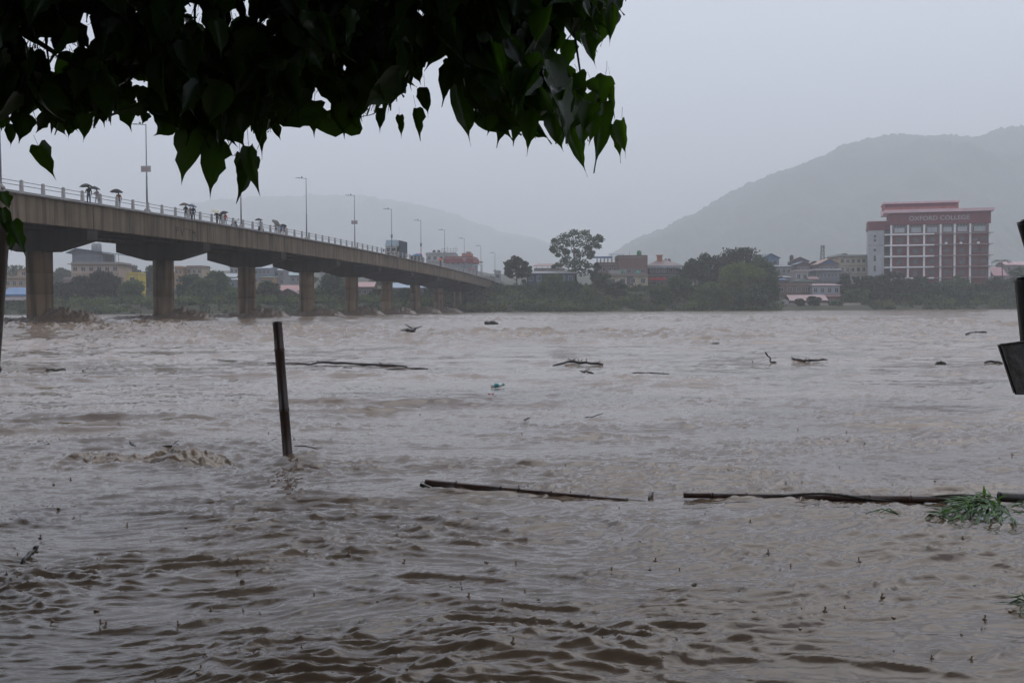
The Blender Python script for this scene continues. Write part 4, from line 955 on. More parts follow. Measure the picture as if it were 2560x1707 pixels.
mb = MB(); mb.hexa([(hx(2093, b), 1, b['_h'] + .25), (hx(2120, b), 1, b['_h'] + .25), (hx(2120, b), 8, b['_h'] + .25), (hx(2093, b), 8, b['_h'] + .25), (hx(2112, b), 1, b['_h'] + 1.3), (hx(2120, b), 1, b['_h'] + 1.1), (hx(2120, b), 8, b['_h'] + 1.1), (hx(2112, b), 8, b['_h'] + 1.3)]); mb.build('lean_to_roof', sheet((.14, .13, .13)), b)
house('pale_pink_house', 'narrow white and pink house below the slate blue gable', 1989, 2020, 680, 352, (.40, .36, .37), 'flat', (.46, .38, .38), 1, 2, 7, 0, over=.3)
house('balcony_house', 'long grey house with white balcony line below the orange roof', 2040, 2104, 677, 356, (.17, .18, .21), 'flat', (.42, .42, .44), 2, 7, 9, 0, over=.6)
house('river_brick_house', 'wide brown brick house near the water right of the tree clump', 1942, 2030, 712, 338, (.15, .10, .085), 'flat', (.15, .10, .085), 1, 4, 9, 0, over=.1)
house('pink_roof_grey_house', 'pale grey house with thin pink roof beside the wide brick house', 2030, 2100, 709, 336, (.30, .32, .36), 'shed', (.46, .28, .29), 2, 4, 8, 0, pe=714)
house('low_pink_roof_house', 'low riverside house with broad pink roof just behind the cream wall', 1978, 2066, 738, 326, (.14, .115, .11), 'gable_x', (.46, .29, .28), 1, 6, 7, 0, pe=752, base=.8)
house('red_shed', 'small dull red shed beside the pink roofed riverside houses', 2072, 2112, 736, 330, (.14, .07, .065), 'shed', (.24, .10, .10), 1, 2, 6, 0, pe=742, base=.8)
house('green_shed', 'green sheeted shed between the brick house and the pale pink one', 1993, 2034, 700, 346, (.10, .19, .15), 'shed', (.12, .22, .17), 1, 3, 5, 0, pe=703)
house('pink_gable_house', 'house with pink roof right of the college, partly behind trees', 2486, 2514, 668, 390, (.24, .2, .2), 'gable_x', (.46, .22, .25), 1, 2, 8, 0, pe=690)
house('far_pink_roof_house', 'long low pink roof at the right photo edge beyond the palm', 2515, 2575, 654, 430, (.26, .22, .22), 'gable_x', (.48, .26, .28), 1, 4, 9, 0, pe=663)
house('tin_roof_hut', 'small hut with a pale tin roof above the wide brick house', 1948, 1976, 690, 352, (.20, .17, .16), 'shed', (.34, .35, .37), 1, 2, 5, 0, pe=694)
house('maroon_roof_hut', 'small hut with a dull maroon roof beside the pale pink house', 2024, 2044, 692, 350, (.22, .19, .18), 'gable_x', (.24, .10, .10), 1, 2, 5, 0, pe=699)
house('blue_tarp_hut', 'low hut under a blue sheet at the edge of the tree clump', 1944, 1964, 697, 340, (.13, .12, .12), 'shed', (.10, .24, .48), 1, 1, 4, 0, pe=700)
house('grey_lane_house', 'narrow grey house between the balcony house and the college trees', 2104, 2128, 684, 362, (.28, .27, .27), 'flat', (.26, .24, .24), 2, 2, 6, 0, over=.2)
wb = empty('river_wall', (0, 0, 0), 0, 'cream plastered river wall along the water in front of the pink roof', 'wall')
for i, (a, b_) in enumerate(((1974, 2036), (2046, 2070), (2076, 2152))):
    p, q = at(a, 768, 319), at(b_, 768, 325)
    mb = MB(); zz = at(a, 758, 319).z
    mb.hexa([(p.x, p.y, -.5), (q.x, q.y, -.5), (q.x, q.y + .3, -.5), (p.x, p.y + .3, -.5), (p.x, p.y, zz), (q.x, q.y, zz), (q.x, q.y + .3, zz), (p.x, p.y + .3, zz)]); mb.build('wall_section', wall((.46, .40, .33)), wb)
    mb = MB(); mb.hexa([(p.x, p.y - .08, zz + .003), (q.x, q.y - .08, zz + .003), (q.x, q.y + .38, zz + .003), (p.x, p.y + .38, zz + .003), (p.x, p.y - .08, zz + .15), (q.x, q.y - .08, zz + .15), (q.x, q.y + .38, zz + .15), (p.x, p.y + .38, zz + .15)]); mb.build('coping', M['slab'], wb)
# small white riverside hut and antenna mast
house('white_hut', 'tiny white hut at the water edge left of the cream wall', 1961, 1972, 750, 318, (.48, .46, .45), 'gable_y', (.3, .3, .31), 1, 1, 3, 0, pe=754, base=.5, over=.2, slabs=False)
p = at(2056, 650, 420); zt = at(2056, 613, 420).z; zb = float(ground_z(p.x, 420)) - .5
e = empty('antenna_mast', (p.x, 420, zb), 0, 'lattice antenna mast standing above the orange roofed house', 'antenna mast'); H = zt - zb
for sx in (-1, 1):
    for sy in (-1, 1): mb = MB(); mb.tube([(sx * 1.6, sy * 1.6, 0), (sx * .35, sy * .35, H)], .09, 5); mb.build('mast_leg', M['galv'], e)
lat = MB()
for i in range(12):
    z0_, z1_ = H * i / 12, H * (i + 1) / 12; w0, w1 = 1.6 - 1.25 * i / 12, 1.6 - 1.25 * (i + 1) / 12
    for sy in (-1, 1): lat.tube([(-w0, sy * w0, z0_), (w1, sy * w1, z1_)], .05, 4); lat.tube([(w0, sy * w0, z0_), (-w1, sy * w1, z1_)], .05, 4)
    for sx in (-1, 1): lat.tube([(sx * w0, -w0, z0_), (sx * w1, w1, z1_)], .05, 4)
lat.build('lattice', M['galv'], e)
for i in range(3):
    for q in range(3):
        mb = MB(); a = 2.1 * q; mb.box(-.14, .14, -.08, .08, -.9, .9); o = mb.build('antenna_panel', wall((.34, .34, .36)), e); o.location = (.75 * math.cos(a), .75 * math.sin(a), H - .9 - i * 2.1); o.rotation_euler = (0, 0, a)

# --- the college
pA, pB = at(2226, 700, 374), at(2475, 700, 366)
cd = Vector((pB.x - pA.x, pB.y - pA.y, 0)); CW = cd.length; cang = math.atan2(cd.y, cd.x)
zg = float(ground_z(pA.x, 374)) - 1.5
col = empty('college_building', (pA.x, pA.y, zg), cang, 'large maroon college building with white grid of columns and lettered band', 'building')
def cz(py): return at(2350, py, 370).z - zg
MAR = wall((.185, .045, .058)); RED = wall((.165, .034, .036)); PINK = mat('pink_sheet', (.66, .46, .48), (.56, .37, .40), .5, .5); CWH = mat('white_render', (.78, .76, .76), (.66, .64, .64), .4, .8); CGR = wall((.34, .34, .34))
y_roof, y_band, y_win = cz(530), cz(560.5), cz(581)
sl = [cz(583.5), cz(611), cz(638.8), cz(666.2), cz(693.8)]
FH = sl[0] - sl[1]
DEP = 16
mb = MB(); mb.box(.0, CW, .6, DEP, 0, y_band); mb.build('wall', RED, col)
mb = MB(); mb.box(-.25, CW + .1, -.25, DEP, y_band + .003, y_roof); band = mb.build('parapet_band', MAR, col)
mb = MB(); mb.hexa([(-2.2, -1.1, y_roof + .003), (CW + 1.0, -1.1, y_roof + .003), (CW + 1.0, DEP + 1, y_roof + .003), (-2.2, DEP + 1, y_roof + .003), (-2.2, -1.1, y_roof + .35), (CW + 1.0, -1.1, y_roof + .35), (CW + 1, DEP + 1, y_roof + 2.2), (-2.2, DEP + 1, y_roof + 2.2)]); mb.build('roof', PINK, col)
mb = MB(); mb.box(-2.25, CW + 1.05, -1.2, -1.102, y_roof - .05, y_roof + 1.0); mb.build('roof_fascia', PINK, col)
mb = MB(); mb.box(-1.9, CW * .70, 4, DEP, y_roof + .4, y_roof + 3.4); pent = mb.build('penthouse', wall((.40, .13, .12)), col)
mb = MB(); mb.box(-1.6, CW * .68, 3.95, 3.997, y_roof + 2.2, y_roof + 3.35); mb.build('penthouse_louvre', wall((.18, .05, .07)), pent)
mb = MB(); mb.box(-2.3, CW * .71, 3.3, DEP + .5, y_roof + 3.403, y_roof + 4.0); mb.build('penthouse_roof', PINK, pent)
cx = [.2, 5.65, 10.85, 16.1, 20.6, 25.5, 31.6]
cx = [c / 31.8 * CW for c in cx]
for x in cx:
    mb = MB(); mb.box(x - .3, x + .3, -.12, .598, 0, y_band - .02); mb.build('column', CWH, col)
for i, z in enumerate(sl):
    mb = MB(); mb.box(-2.0, cx[3] - 2.0, -.55, .05, z - .35, z + .12); mb.build('white_ledge', CWH, col)
    mb = MB(); mb.box(cx[3] - 1.99, CW + .9, -.75, .1, z - .16, z + .04); mb.build('grey_ledge', CGR, col)
for i in range(6):
    xm = (cx[i] + cx[i + 1]) / 2; wb_ = cx[i + 1] - cx[i]
    w = window(col, xm, sl[0] + .55, wb_ * .74, FH - .75, .6, M['frame'], 3)
    mb = MB(); mb.box(xm - wb_ * .37, xm + wb_ * .37, .53, .58, sl[0] + .55 + (FH - .75) * .62, sl[0] + .62 + (FH - .75) * .62); mb.build('transom', M['frame'], w)
    mb = MB(); mb.box(xm - wb_ * .3, xm + wb_ * .3, .50, .56, sl[0] + .58, sl[0] + .5 + (FH - .75) * .55); mb.build('curtain', wall((.42, .44, .46)), w)
    for f in range(4):
        z = sl[f + 1] if f < 4 else 0
        n_ = 2 if i == 5 else 1
        for q in range(n_):
            xx = xm + (0 if n_ == 1 else (-1) ** q * wb_ * .22)
            window(col, xx, z + .85, wb_ * (.34 if n_ == 1 else .26), FH * .42, .6, wall((.10, .05, .055)), 1)
    if i >= 3:
        for f in (0,):
            mb = MB(); mb.box(xm - .9, xm - .1, -.55, -.05, sl[1] + .05, sl[1] + .65); mb.build('air_conditioner', CWH, col, bevel=.03)
tx = bpy.data.curves.new('lettering', 'FONT'); tx.body = 'OXFORD COLLEGE'; tx.size = 2.0; tx.extrude = .06; tx.offset = .03; tx.space_character = 1.02
to = bpy.data.objects.new('tmp', tx); COL.objects.link(to)
dg = bpy.context.evaluated_depsgraph_get(); tm = bpy.data.meshes.new_from_object(to.evaluated_get(dg)); bpy.data.objects.remove(to)
tm.materials.clear(); tm.materials.append(wall((.45, .41, .43)))
tv = np.zeros(len(tm.vertices) * 3); tm.vertices.foreach_get('co', tv); tv = tv.reshape(-1, 3); tw = tv[:, 0].max()
ltr = link('lettering', tm, band); sx = (cx[5] - .3 - (cx[1] + .2)) / tw
ltr.scale = (sx, 1, 1); ltr.rotation_euler = (R(90), 0, 0); ltr.location = (cx[1] + .2, -.34, (y_band + y_roof) / 2 - .62)
# white stair tower on its left
tl = -(2226 - 2176) / F * 374 / math.cos(cang)
mb = MB(); mb.box(tl, -1.9, 2.5, 14, 0, cz(571)); mb.build('stair_tower', wall((.47, .47, .48)), col)
mb = MB(); mb.box(tl - .1, .0, 2.3, 14.1, cz(571) + .003, cz(549)); mb.build('tower_band', MAR, col)
mb = MB(); mb.hexa([(tl - .2, 2.1, cz(549) + .003), (-.3, 2.1, cz(549) + .003), (-.3, 14.2, cz(549) + .003), (tl - .2, 14.2, cz(549) + .003), (tl - .2, 2.1, cz(549) + .2), (-.3, 2.1, cz(549) + .2), (-.3, 14.2, cz(545)), (tl - .2, 14.2, cz(545))]); mb.build('tower_roof', PINK, col)
mb = MB(); mb.box(tl - .9, tl - .1, 3, 4, cz(572), cz(570.6)); mb.tube([(tl - .8, 3.2, cz(571)), (tl - .8, 3.2, cz(563))], .06, 5); mb.build('bracket', M['galv'], col)
mb = MB(); mb.box(tl - .05, -1.85, 2.42, 2.497, cz(611), cz(608)); mb.build('tower_line', CGR, col)
for py in (590, 600, 625, 650, 676): window(col, tl + 2.1, cz(py), .7, .9 if py < 640 else 2.0, 2.5, M['frame'], 0)
mb = MB(); mb.box(-1.9, -.02, 3.5, 14, 0, cz(571)); mb.build('recess_wall', wall((.10, .09, .10)), col)
for z in sl: mb = MB(); mb.tube([(-1.8, 1.2, z + .9), (0, 1.2, z + .9)], .05, 5); mb.tube([(-1.8, 1.2, z + .5), (0, 1.2, z + .5)], .04, 5); mb.box(-1.88, -.03, 1.1, 3.49, z - .3, z - .1); mb.build('stair_balcony', CGR, col)

# cable slung across the water below the bridge
for i, (pts, lab) in enumerate((([(10, 767, 200), (70, 783, 200), (150, 789, 215), (215, 782, 230), (280, 752, 250)], 'thin dark cable sagging above the water behind the first pier'), ([(135, 754, 240), (200, 755, 245), (262, 751, 250), (330, 742, 255)], 'upper thin cable strung between the first and second piers'))):
    mb = MB(); mb.tube([at(a, b_, c) for a, b_, c in pts], .035, 5); tag(mb.build('cable', M['black'], None, True), lab, 'cable')

# ================================================================== far bank: trees and undergrowth
M['tree_dark'] = leaf_mat('dark_tree_leaves', (.030, .050, .024), (.05, .09, .025), 0.6, 0.25, 0.65, 0.25)
M['tree_mid'] = leaf_mat('tree_leaves', (.042, .066, .026), (.07, .12, .03), 0.6, 0.25, 0.65, 0.25)
M['tree_light'] = leaf_mat('yellow_green_leaves', (.060, .080, .024), (.10, .135, .03), 0.6, 0.25, 0.6, 0.25)
M['under'] = leaf_mat('undergrowth_leaves', (.030, .046, .018), (.05, .08, .02), 0.65, 0.2, 0.75, 0.2)
def leaf_cards(C, size, jitter=.5):
    """one small folded leaf spray (two triangles each side) per centre"""
    n = len(C)
    a = rng.normal(size=(n, 3)); a /= np.linalg.norm(a, axis=1)[:, None]
    b = rng.normal(size=(n, 3)); b -= a * (a * b).sum(1)[:, None]; b /= np.linalg.norm(b, axis=1)[:, None]
    s = size * (1 - jitter / 2 + jitter * rng.random(n))[:, None]
    nn = np.cross(a, b) * s * .25
    V = np.stack([C + a * s, C + b * s * .55 + nn, C - a * s, C - b * s * .55 + nn], 1).reshape(-1, 3)
    i = np.arange(n) * 4
    Fc = np.concatenate([np.stack([i, i + 1, i + 2], 1), np.stack([i, i + 2, i + 3], 1)])
    return V, Fc
def tri_mesh(name, V, Fc, m):
    me = bpy.data.meshes.new(name)
    me.vertices.add(len(V)); me.vertices.foreach_set('co', V.reshape(-1).astype(np.float32))
    me.loops.add(Fc.size); me.loops.foreach_set('vertex_index', Fc.reshape(-1).astype(np.int32))
    me.polygons.add(len(Fc)); me.polygons.foreach_set('loop_start', np.arange(0, Fc.size, 3, dtype=np.int32))
    me.materials.append(m); me.update(calc_edges=True)
    return me
def tree(name, label, px, pt, wpx, Y, m, base_py=None, n=2600, clumps=46, fill=1.0, low=.28, size=.42, group=None, cen=None):
    top = at(px, pt, Y); x = top.x
    zb = float(ground_z(x, Y)) - .3 if base_py is None else at(px, base_py, Y).z
    H = top.z - zb; Rr = wpx / 2 / F * Y
    e = empty(name, (x, Y, zb), 0, label, 'tree', group)
    zc0, zc1 = H * low, H
    if cen is None:
        cen = []
        for _ in range(clumps):
            v = rng.normal(size=3); v /= np.linalg.norm(v); r = (.45 + .55 * rng.random() ** .5)
            c = np.array([v[0] * Rr * r * .88, v[1] * Rr * r * .8, (zc0 + zc1) / 2 + v[2] * (zc1 - zc0) / 2 * r * .9])
            cen.append((c, Rr * (.20 + .16 * rng.random()) * fill))
    C = []
    per = max(10, n // len(cen))
    for c, r in cen:
        v = rng.normal(size=(per, 3)); v /= np.linalg.norm(v, axis=1)[:, None]
        C.append(np.asarray(c) + v * (r * (rng.random(per) ** .45 + .10 * rng.normal(size=per)))[:, None] * np.array([1.1, 1, .8]))
    C = np.concatenate(C)
    C = C[(C[:, 2] < H) & (C[:, 2] > .1)]
    V, Fc = leaf_cards(C, size)
    link('crown', tri_mesh('crown', V, Fc, m), e)
    r0 = max(.12, min(.55, H * .028))
    mb = MB(); lean = rng.normal(size=2) * .03 * H
    mb.tube([(0, 0, 0), (lean[0] * .4, lean[1] * .4, H * .3), (lean[0], lean[1], H * .62)], [r0, r0 * .75, r0 * .35], 8)
    tk = mb.build('trunk', M['bark'], e, True)
    for q in range(6):
        c, _ = cen[int(rng.integers(len(cen)))]
        f = .22 + .3 * rng.random()
        p0 = np.array([lean[0] * f * 1.4, lean[1] * f * 1.4, H * f])
        mb = MB(); mid = (p0 + np.asarray(c)) / 2 + np.array([0, 0, -.04 * H])
        mb.tube([p0, mid, c], [r0 * .45, r0 * .3, r0 * .12], 6); mb.build('limb', M['bark'], tk, True)
    return e
D, MI, LI = M['tree_dark'], M['tree_mid'], M['tree_light']
# the tall open tree, clump by clump
YT = 338.0
tt = at(1440, 700, YT); zbT = float(ground_z(tt.x, YT)) - .3
spec = [(1400, 600, 16), (1388, 612, 14), (1415, 592, 17), (1432, 583, 15), (1447, 588, 17), (1462, 581, 12), (1470, 595, 14), (1488, 600, 14), (1497, 594, 10), (1503, 600, 8), (1480, 612, 13), (1494, 616, 9), (1420, 610, 17), (1440, 605, 18), (1458, 612, 16), (1404, 622, 12), (1386, 628, 9), (1380, 623, 8), (1415, 630, 11), (1395, 638, 7), (1438, 628, 11), (1462, 632, 15), (1476, 640, 10), (1446, 640, 13), (1415, 646, 12), (1408, 655, 12), (1395, 664, 10), (1384, 667, 6), (1425, 662, 13), (1440, 655, 14), (1455, 660, 16), (1470, 664, 12), (1440, 672, 17), (1458, 680, 16), (1425, 682, 15), (1482, 632, 7), (1470, 622, 10), (1386, 601, 7)]
cenT = []
for a, b_, r in spec:
    p = at(a, b_, YT + random.uniform(-3, 3)); cenT.append((np.array([p.x - tt.x, p.y - YT, p.z - zbT]), r / F * YT * .92))
tree('tall_tree', 'tall open-crowned tree standing over the dark blue shops', 1440, 575, 130, YT, D, n=3600, cen=cenT, size=.40)
tree('round_tree', 'round dark tree beside the end of the bridge', 1290, 640, 60, 330, D, n=3000, clumps=40, low=.34)
tree('small_tree', 'small loose tree right of the round one by the bridge end', 1318, 664, 32, 331, MI, n=1200, clumps=18, low=.2)
tree('slim_tree', 'slim dark tree right of the tall open-crowned tree', 1487, 655, 34, 332, D, n=1500, clumps=22, low=.15)
tree('bushy_tree', 'low bushy tree in front of the brick annex', 1512, 680, 52, 322, MI, n=1700, clumps=24, low=.1)
tree('bushy_tree', 'low bushy tree against the left corner of the cream house', 1548, 702, 46, 316, MI, n=1500, clumps=20, low=.05)
tree('bushy_tree', 'leafy tree in front of the dark blue shop row', 1380, 684, 62, 318, MI, n=1900, clumps=26, low=.05)
tree('bushy_tree', 'small bush tree under the left end of the shop row', 1432, 700, 50, 312, D, n=1500, clumps=22, low=.05)
# big clump
tree('broad_tree', 'dark tree at the left end of the big clump beside hip roof', 1738, 646, 80, 335, D, n=3400, clumps=46, low=.05)
tree('broad_tree', 'dark tree rising in the left half of the big clump', 1785, 632, 112, 342, D, n=4600, clumps=64, low=.08, fill=1.15)
tree('broad_tree', 'tallest dark tree of the big clump', 1850, 619, 124, 345, D, n=5200, clumps=70, low=.08, fill=1.15)
tree('broad_tree', 'dark tree at the right shoulder of the big clump', 1903, 638, 92, 340, D, n=3800, clumps=52, low=.05)
tree('yellow_green_tree', 'yellow green spreading tree in front of the big dark clump', 1852, 656, 130, 322, LI, n=4600, clumps=60, low=.02)
tree('broad_tree', 'low dark tree at the foot of the hip-roofed house', 1700, 690, 70, 320, D, n=2400, clumps=32, low=.02)
tree('broad_tree', 'low mid green tree under the right edge of the clump', 1922, 690, 64, 316, MI, n=2200, clumps=30, low=.02)
tree('broad_tree', 'low green tree on the bank before the yellow green one', 1780, 706, 86, 309, MI, n=2600, clumps=34, low=.0)
tree('broad_tree', 'dark low tree at the water under the yellow green one', 1880, 716, 90, 306, D, n=2600, clumps=34, low=.0)
tree('broad_tree', 'bushy tree on the bank below the cream house', 1650, 716, 70, 309, MI, n=2200, clumps=30, low=.0)
# among and before the houses and the college
for px, pt, w, Y, m, lab in [(1952, 690, 30, 345, MI, 'small tree between the grey shed roof and the brick house'), (2000, 748, 28, 316, D, 'round bush tree before the low pink roof, left'), (2036, 742, 36, 317, D, 'round bush tree before the middle of the low pink roof'),
        (2090, 752, 30, 318, MI, 'small bush tree before the right end of the cream wall'), (2125, 682, 66, 345, D, 'leafy tree left of the college tower foot'), (2172, 690, 76, 350, MI, 'green tree at the foot of the college tower'), (2232, 676, 90, 352, D, 'dark tree hiding the college lower left corner'),
        (2290, 690, 80, 345, MI, 'green tree before the college, left of its middle'), (2340, 704, 80, 342, D, 'low dark tree before the middle of the college'), (2392, 690, 84, 346, MI, 'green tree before the college, right of its middle'), (2440, 704, 76, 345, D, 'dark tree before the right end of the college'),
        (2496, 690, 66, 352, MI, 'tree right of the college under the pink gable'), (2545, 660, 76, 362, D, 'tree at the right photo edge before the far pink roof'), (2140, 722, 70, 330, MI, 'low tree right of the pink roofed grey house'), (2200, 730, 80, 332, D, 'low dark tree by the water below the college tower'),
        (2265, 735, 80, 333, D, 'low dark tree by the water before the college, left'), (2330, 736, 84, 335, MI, 'low green tree by the water before the college, middle'), (2400, 736, 86, 337, D, 'low dark tree by the water before the college, right'), (2465, 732, 80, 340, MI, 'low green tree by the water right of the college'), (2530, 728, 80, 345, D, 'low dark tree by the water at the right photo edge')]:
    tree('bank_tree', lab, px, pt, w, Y, m, n=int(600 + w * 26), clumps=max(14, int(w * .45)), low=.02, size=.45)
# palm right of the college
pp = at(2505, 640, 385); zb = float(ground_z(pp.x, 385)) - .3
e = empty('palm_tree', (pp.x, 385, zb), 0, 'dark palm-like tree between the college and the far pink roof', 'tree'); H = pp.z - zb - 2.0
mb = MB(); mb.tube([(0, 0, 0), (.2, 0, H * .5), (0, 0, H)], [.28, .2, .17], 8); mb.build('trunk', M['bark'], e, True)
for q in range(13):
    a = q * 2.4; d = Vector((math.cos(a), math.sin(a), 0)); up = .9 + .5 * random.random()
    fr = MB(); L = 3.0 + random.random()
    spine = [Vector((0, 0, H)) + d * (L * t) + Vector((0, 0, up * 2.4 * t - 3.2 * t * t)) for t in np.linspace(0, 1, 9)]
    sd = d.cross(Vector((0, 0, 1)))
    for i in range(1, 8):
        for sg in (-1, 1):
            p = spine[i]; ln = .9 * (1 - abs(i - 3.5) / 6)
            fr.add([p, p + d * .18, p + sd * sg * ln + d * .35 + Vector((0, 0, -.35))], [(0, 1, 2)])
    fr.tube(spine, .04, 4); fr.build('frond', D, e)
# under the bridge and behind it
for px, pt, w, Y, m, lab in [(255, 674, 84, 318, D, 'dark spreading tree before the right half of the blue roofed building'), (205, 690, 60, 316, D, 'dark tree before the left half of the blue roofed building'), (160, 706, 56, 312, D, 'low dark tree just right of the first pier'),
        (385, 655, 60, 345, D, 'tall dark tree standing behind the second pier'), (330, 700, 56, 312, MI, 'mid green tree under the yellow building'), (470, 684, 66, 325, D, 'dark tree right of the second pier'), (545, 676, 62, 328, D, 'tall dark tree half way between second and third pier'),
        (510, 696, 66, 318, MI, 'mid green tree between the two dark ones right of second pier'), (600, 718, 60, 310, MI, 'low tree left of the third pier foot'), (668, 702, 58, 316, MI, 'round green tree right of the third pier'), (725, 738, 50, 306, MI, 'low tree under the red gabled house'),
        (830, 684, 66, 322, D, 'tall dark tree right of the fourth pier'), (795, 720, 46, 310, D, 'low dark tree beside the fourth pier'), (862, 712, 40, 316, D, 'dark tree left of the fifth pier'), (945, 724, 50, 314, MI, 'low tree right of the fifth pier'), (1010, 722, 56, 316, D, 'low dark tree below the light blue roof'),
        (1090, 720, 60, 316, MI, 'low tree among the last piers'), (1150, 722, 60, 318, D, 'low dark tree under the end of the bridge'), (1215, 716, 66, 316, D, 'dark tree beside the bridge abutment'), (60, 742, 76, 302, D, 'low dark tree left of the first pier under the blue shed'), (100, 716, 60, 322, MI, 'green tree hidden mostly by the first pier')]:
    tree('river_tree', lab, px, pt, w * 1.15, Y, m, n=int(1100 + w * 46), clumps=max(24, int(w * .7)), low=.02, size=.42, fill=1.1)
for px, pt, w, Y, lab in [(40, 664, 90, 470, 'hazy far tree on the skyline behind the beige house'), (150, 668, 60, 470, 'hazy far tree on the skyline left of the blue roofed building'), (175, 672, 34, 480, 'small hazy far tree touching the blue roofed building'), (325, 662, 62, 480, 'hazy far tree on the skyline right of the blue roofed building'), (355, 672, 44, 470, 'hazy far tree left of the second pier'),
        (520, 678, 60, 500, 'hazy far tree on the skyline right of the tan house'), (440, 684, 50, 440, 'hazy far tree on the skyline below the orange house'), (545, 684, 50, 480, 'hazy far tree behind the pale metal roof'), (760, 690, 80, 440, 'hazy far tree behind the fourth pier'), (690, 690, 70, 450, 'hazy far tree behind the orange and green house'), (860, 694, 60, 430, 'hazy far tree left of the fifth pier'),
        (960, 700, 70, 430, 'hazy far tree between fifth and sixth piers'), (1225, 690, 50, 430, 'hazy far tree by the last street lamp'), (2120, 668, 70, 420, 'hazy far tree behind the cream apartment building')]:
    tree('far_tree', lab, px, pt, w, Y, MI, n=int(500 + w * 14), clumps=max(14, int(w * .35)), low=.05, size=.6)

# undergrowth covering the whole bank slope
nb = 3400
bx = rng.uniform(-190, 185, nb); bd = rng.uniform(-1.5, 44, nb) ** 1.0
by = bank_y(bx) + bd
bz = ground_z(bx, by)
rr = rng.uniform(.7, 2.3, nb) * (1 - .25 * (bx < -15))
keep = ~((bx > 74) & (bx < 104) & (by < bank_y(bx) + 26)) & ~((np.abs((bx - BP0.x) * BN.x + (by - BP0.y) * BN.y) < 6.5) & (by > 318))
bx, by, bz, rr = bx[keep], by[keep], bz[keep], rr[keep]
Cs = []
for x, y, z, r in zip(bx, by, bz, rr):
    k = int(26 * r)
    v = rng.normal(size=(k, 3)); v /= np.linalg.norm(v, axis=1)[:, None]; v[:, 2] = np.abs(v[:, 2])
    Cs.append(np.array([x, y, z]) + v * (r * rng.random(k) ** .4)[:, None] * np.array([1.2, 1.2, 1.0]))
V, Fc = leaf_cards(np.concatenate(Cs), .34)
tag(link('undergrowth', tri_mesh('undergrowth', V, Fc, M['under'])), 'tangled green bushes and grass covering the far bank slope', 'undergrowth', kind='stuff')

M['grass'] = leaf_mat('bank_grass', (.075, .092, .036), (.11, .15, .04), 0.65, 0.25, 0.6, 0.2)
gp_ = []
while len(gp_) < 900:
    x = random.uniform(-150, 150); d = random.uniform(-1.0, 30); y = float(bank_y(x)) + d
    if pnoise(np.array([x * .06]), np.array([d * .12]))[0] < .05 or 74 < x < 104: continue
    if abs((x - BP0.x) * BN.x + (y - BP0.y) * BN.y) < 6.5 and y > 315: continue
    gp_.append((x, y, float(ground_z(x, y)), random.uniform(.5, 1.3)))
Cs = []
for x, y, z, r in gp_:
    v = rng.normal(size=(34, 3)); v[:, 2] = np.abs(v[:, 2]) * 1.2
    Cs.append(np.array([x, y, z + .7]) + v * r * .55)
V, Fc = leaf_cards(np.concatenate(Cs), .30)
tag(link('bank_grass', tri_mesh('bank_grass', V, Fc, M['grass'])), 'pale green tall grass in patches along the far bank', 'grass', kind='stuff')

# ================================================================== the peepal tree over the viewer
def leaf_geometry(seed):
    r = random.Random(seed)
    st = [(0.0, .05), (.02, .26), (.07, .40), (.16, .49), (.28, .50), (.42, .44), (.56, .33), (.67, .20), (.75, .10), (.82, .045), (.91, .02), (1.0, .004)]
    vs, fs = [], []
    fold = r.uniform(.15, .5); curl = r.uniform(-.25, .35); bend = r.uniform(-.18, .18)
    for i, (t, w) in enumerate(st):
        wl_ = w * (1 + r.uniform(-.10, .10)); wr_ = w * (1 + r.uniform(-.10, .10))
        if r.random() < .12: wl_ *= .72
        if r.random() < .12: wr_ *= .72
        up = .05 if i in (1, 2) else 0
        yc = curl * (t - .4) ** 2; xc = bend * t * t
        wav = .03 * math.sin(9 * t + seed)
        vs += [(xc - wl_, yc + wl_ * fold + wav, -t + up), (xc - wl_ * .45, yc + wl_ * fold * .35, -t + up * .4), (xc, yc, -t), (xc + wr_ * .45, yc + wr_ * fold * .35, -t + up * .4), (xc + wr_, yc + wr_ * fold - wav, -t + up)]
    for i in range(len(st) - 1):
        for c in range(4):
            a = i * 5 + c; fs.append((a, a + 5, a + 6, a + 1))
    n = len(vs)                      # leaf stalk
    pts = [(0, 0, .0), (0, -.05, .18), (r.uniform(-.1, .1), -.12, .38)]
    for p in pts:
        for k in range(3):
            a = 2.1 * k; vs.append((p[0] + .011 * math.cos(a), p[1] + .011 * math.sin(a), p[2]))
    for i in range(2):
        for k in range(3): fs.append((n + i * 3 + k, n + i * 3 + (k + 1) % 3, n + i * 3 + 3 + (k + 1) % 3, n + i * 3 + 3 + k))
    return vs, fs
LEAVES = [leaf_geometry(i) for i in range(12)]
LEAF_ME = []
for i, (vs, fs) in enumerate(LEAVES):
    me = bpy.data.meshes.new('leaf'); me.from_pydata(vs, [], fs); me.materials.append(M['leaf'])
    me.polygons.foreach_set('use_smooth', [True] * len(fs)); LEAF_ME.append(me)
peepal = empty('peepal_tree', (-3.6, -2.2, 0), 0, 'dark peepal tree whose heart-shaped leaves hang across the top of the view', 'tree')
peepal.location = (0, 0, 0)
TB = Vector((-3.6, -2.2, -.4))
mb = MB(); mb.tube([TB, TB + Vector((.1, .1, 1.2)), TB + Vector((.3, .3, 2.6)), TB + Vector((.5, .6, 4.2)), TB + Vector((.6, .9, 6))], [.55, .42, .36, .28, .15], 14); trunk = mb.build('trunk', M['bark'], peepal, True)
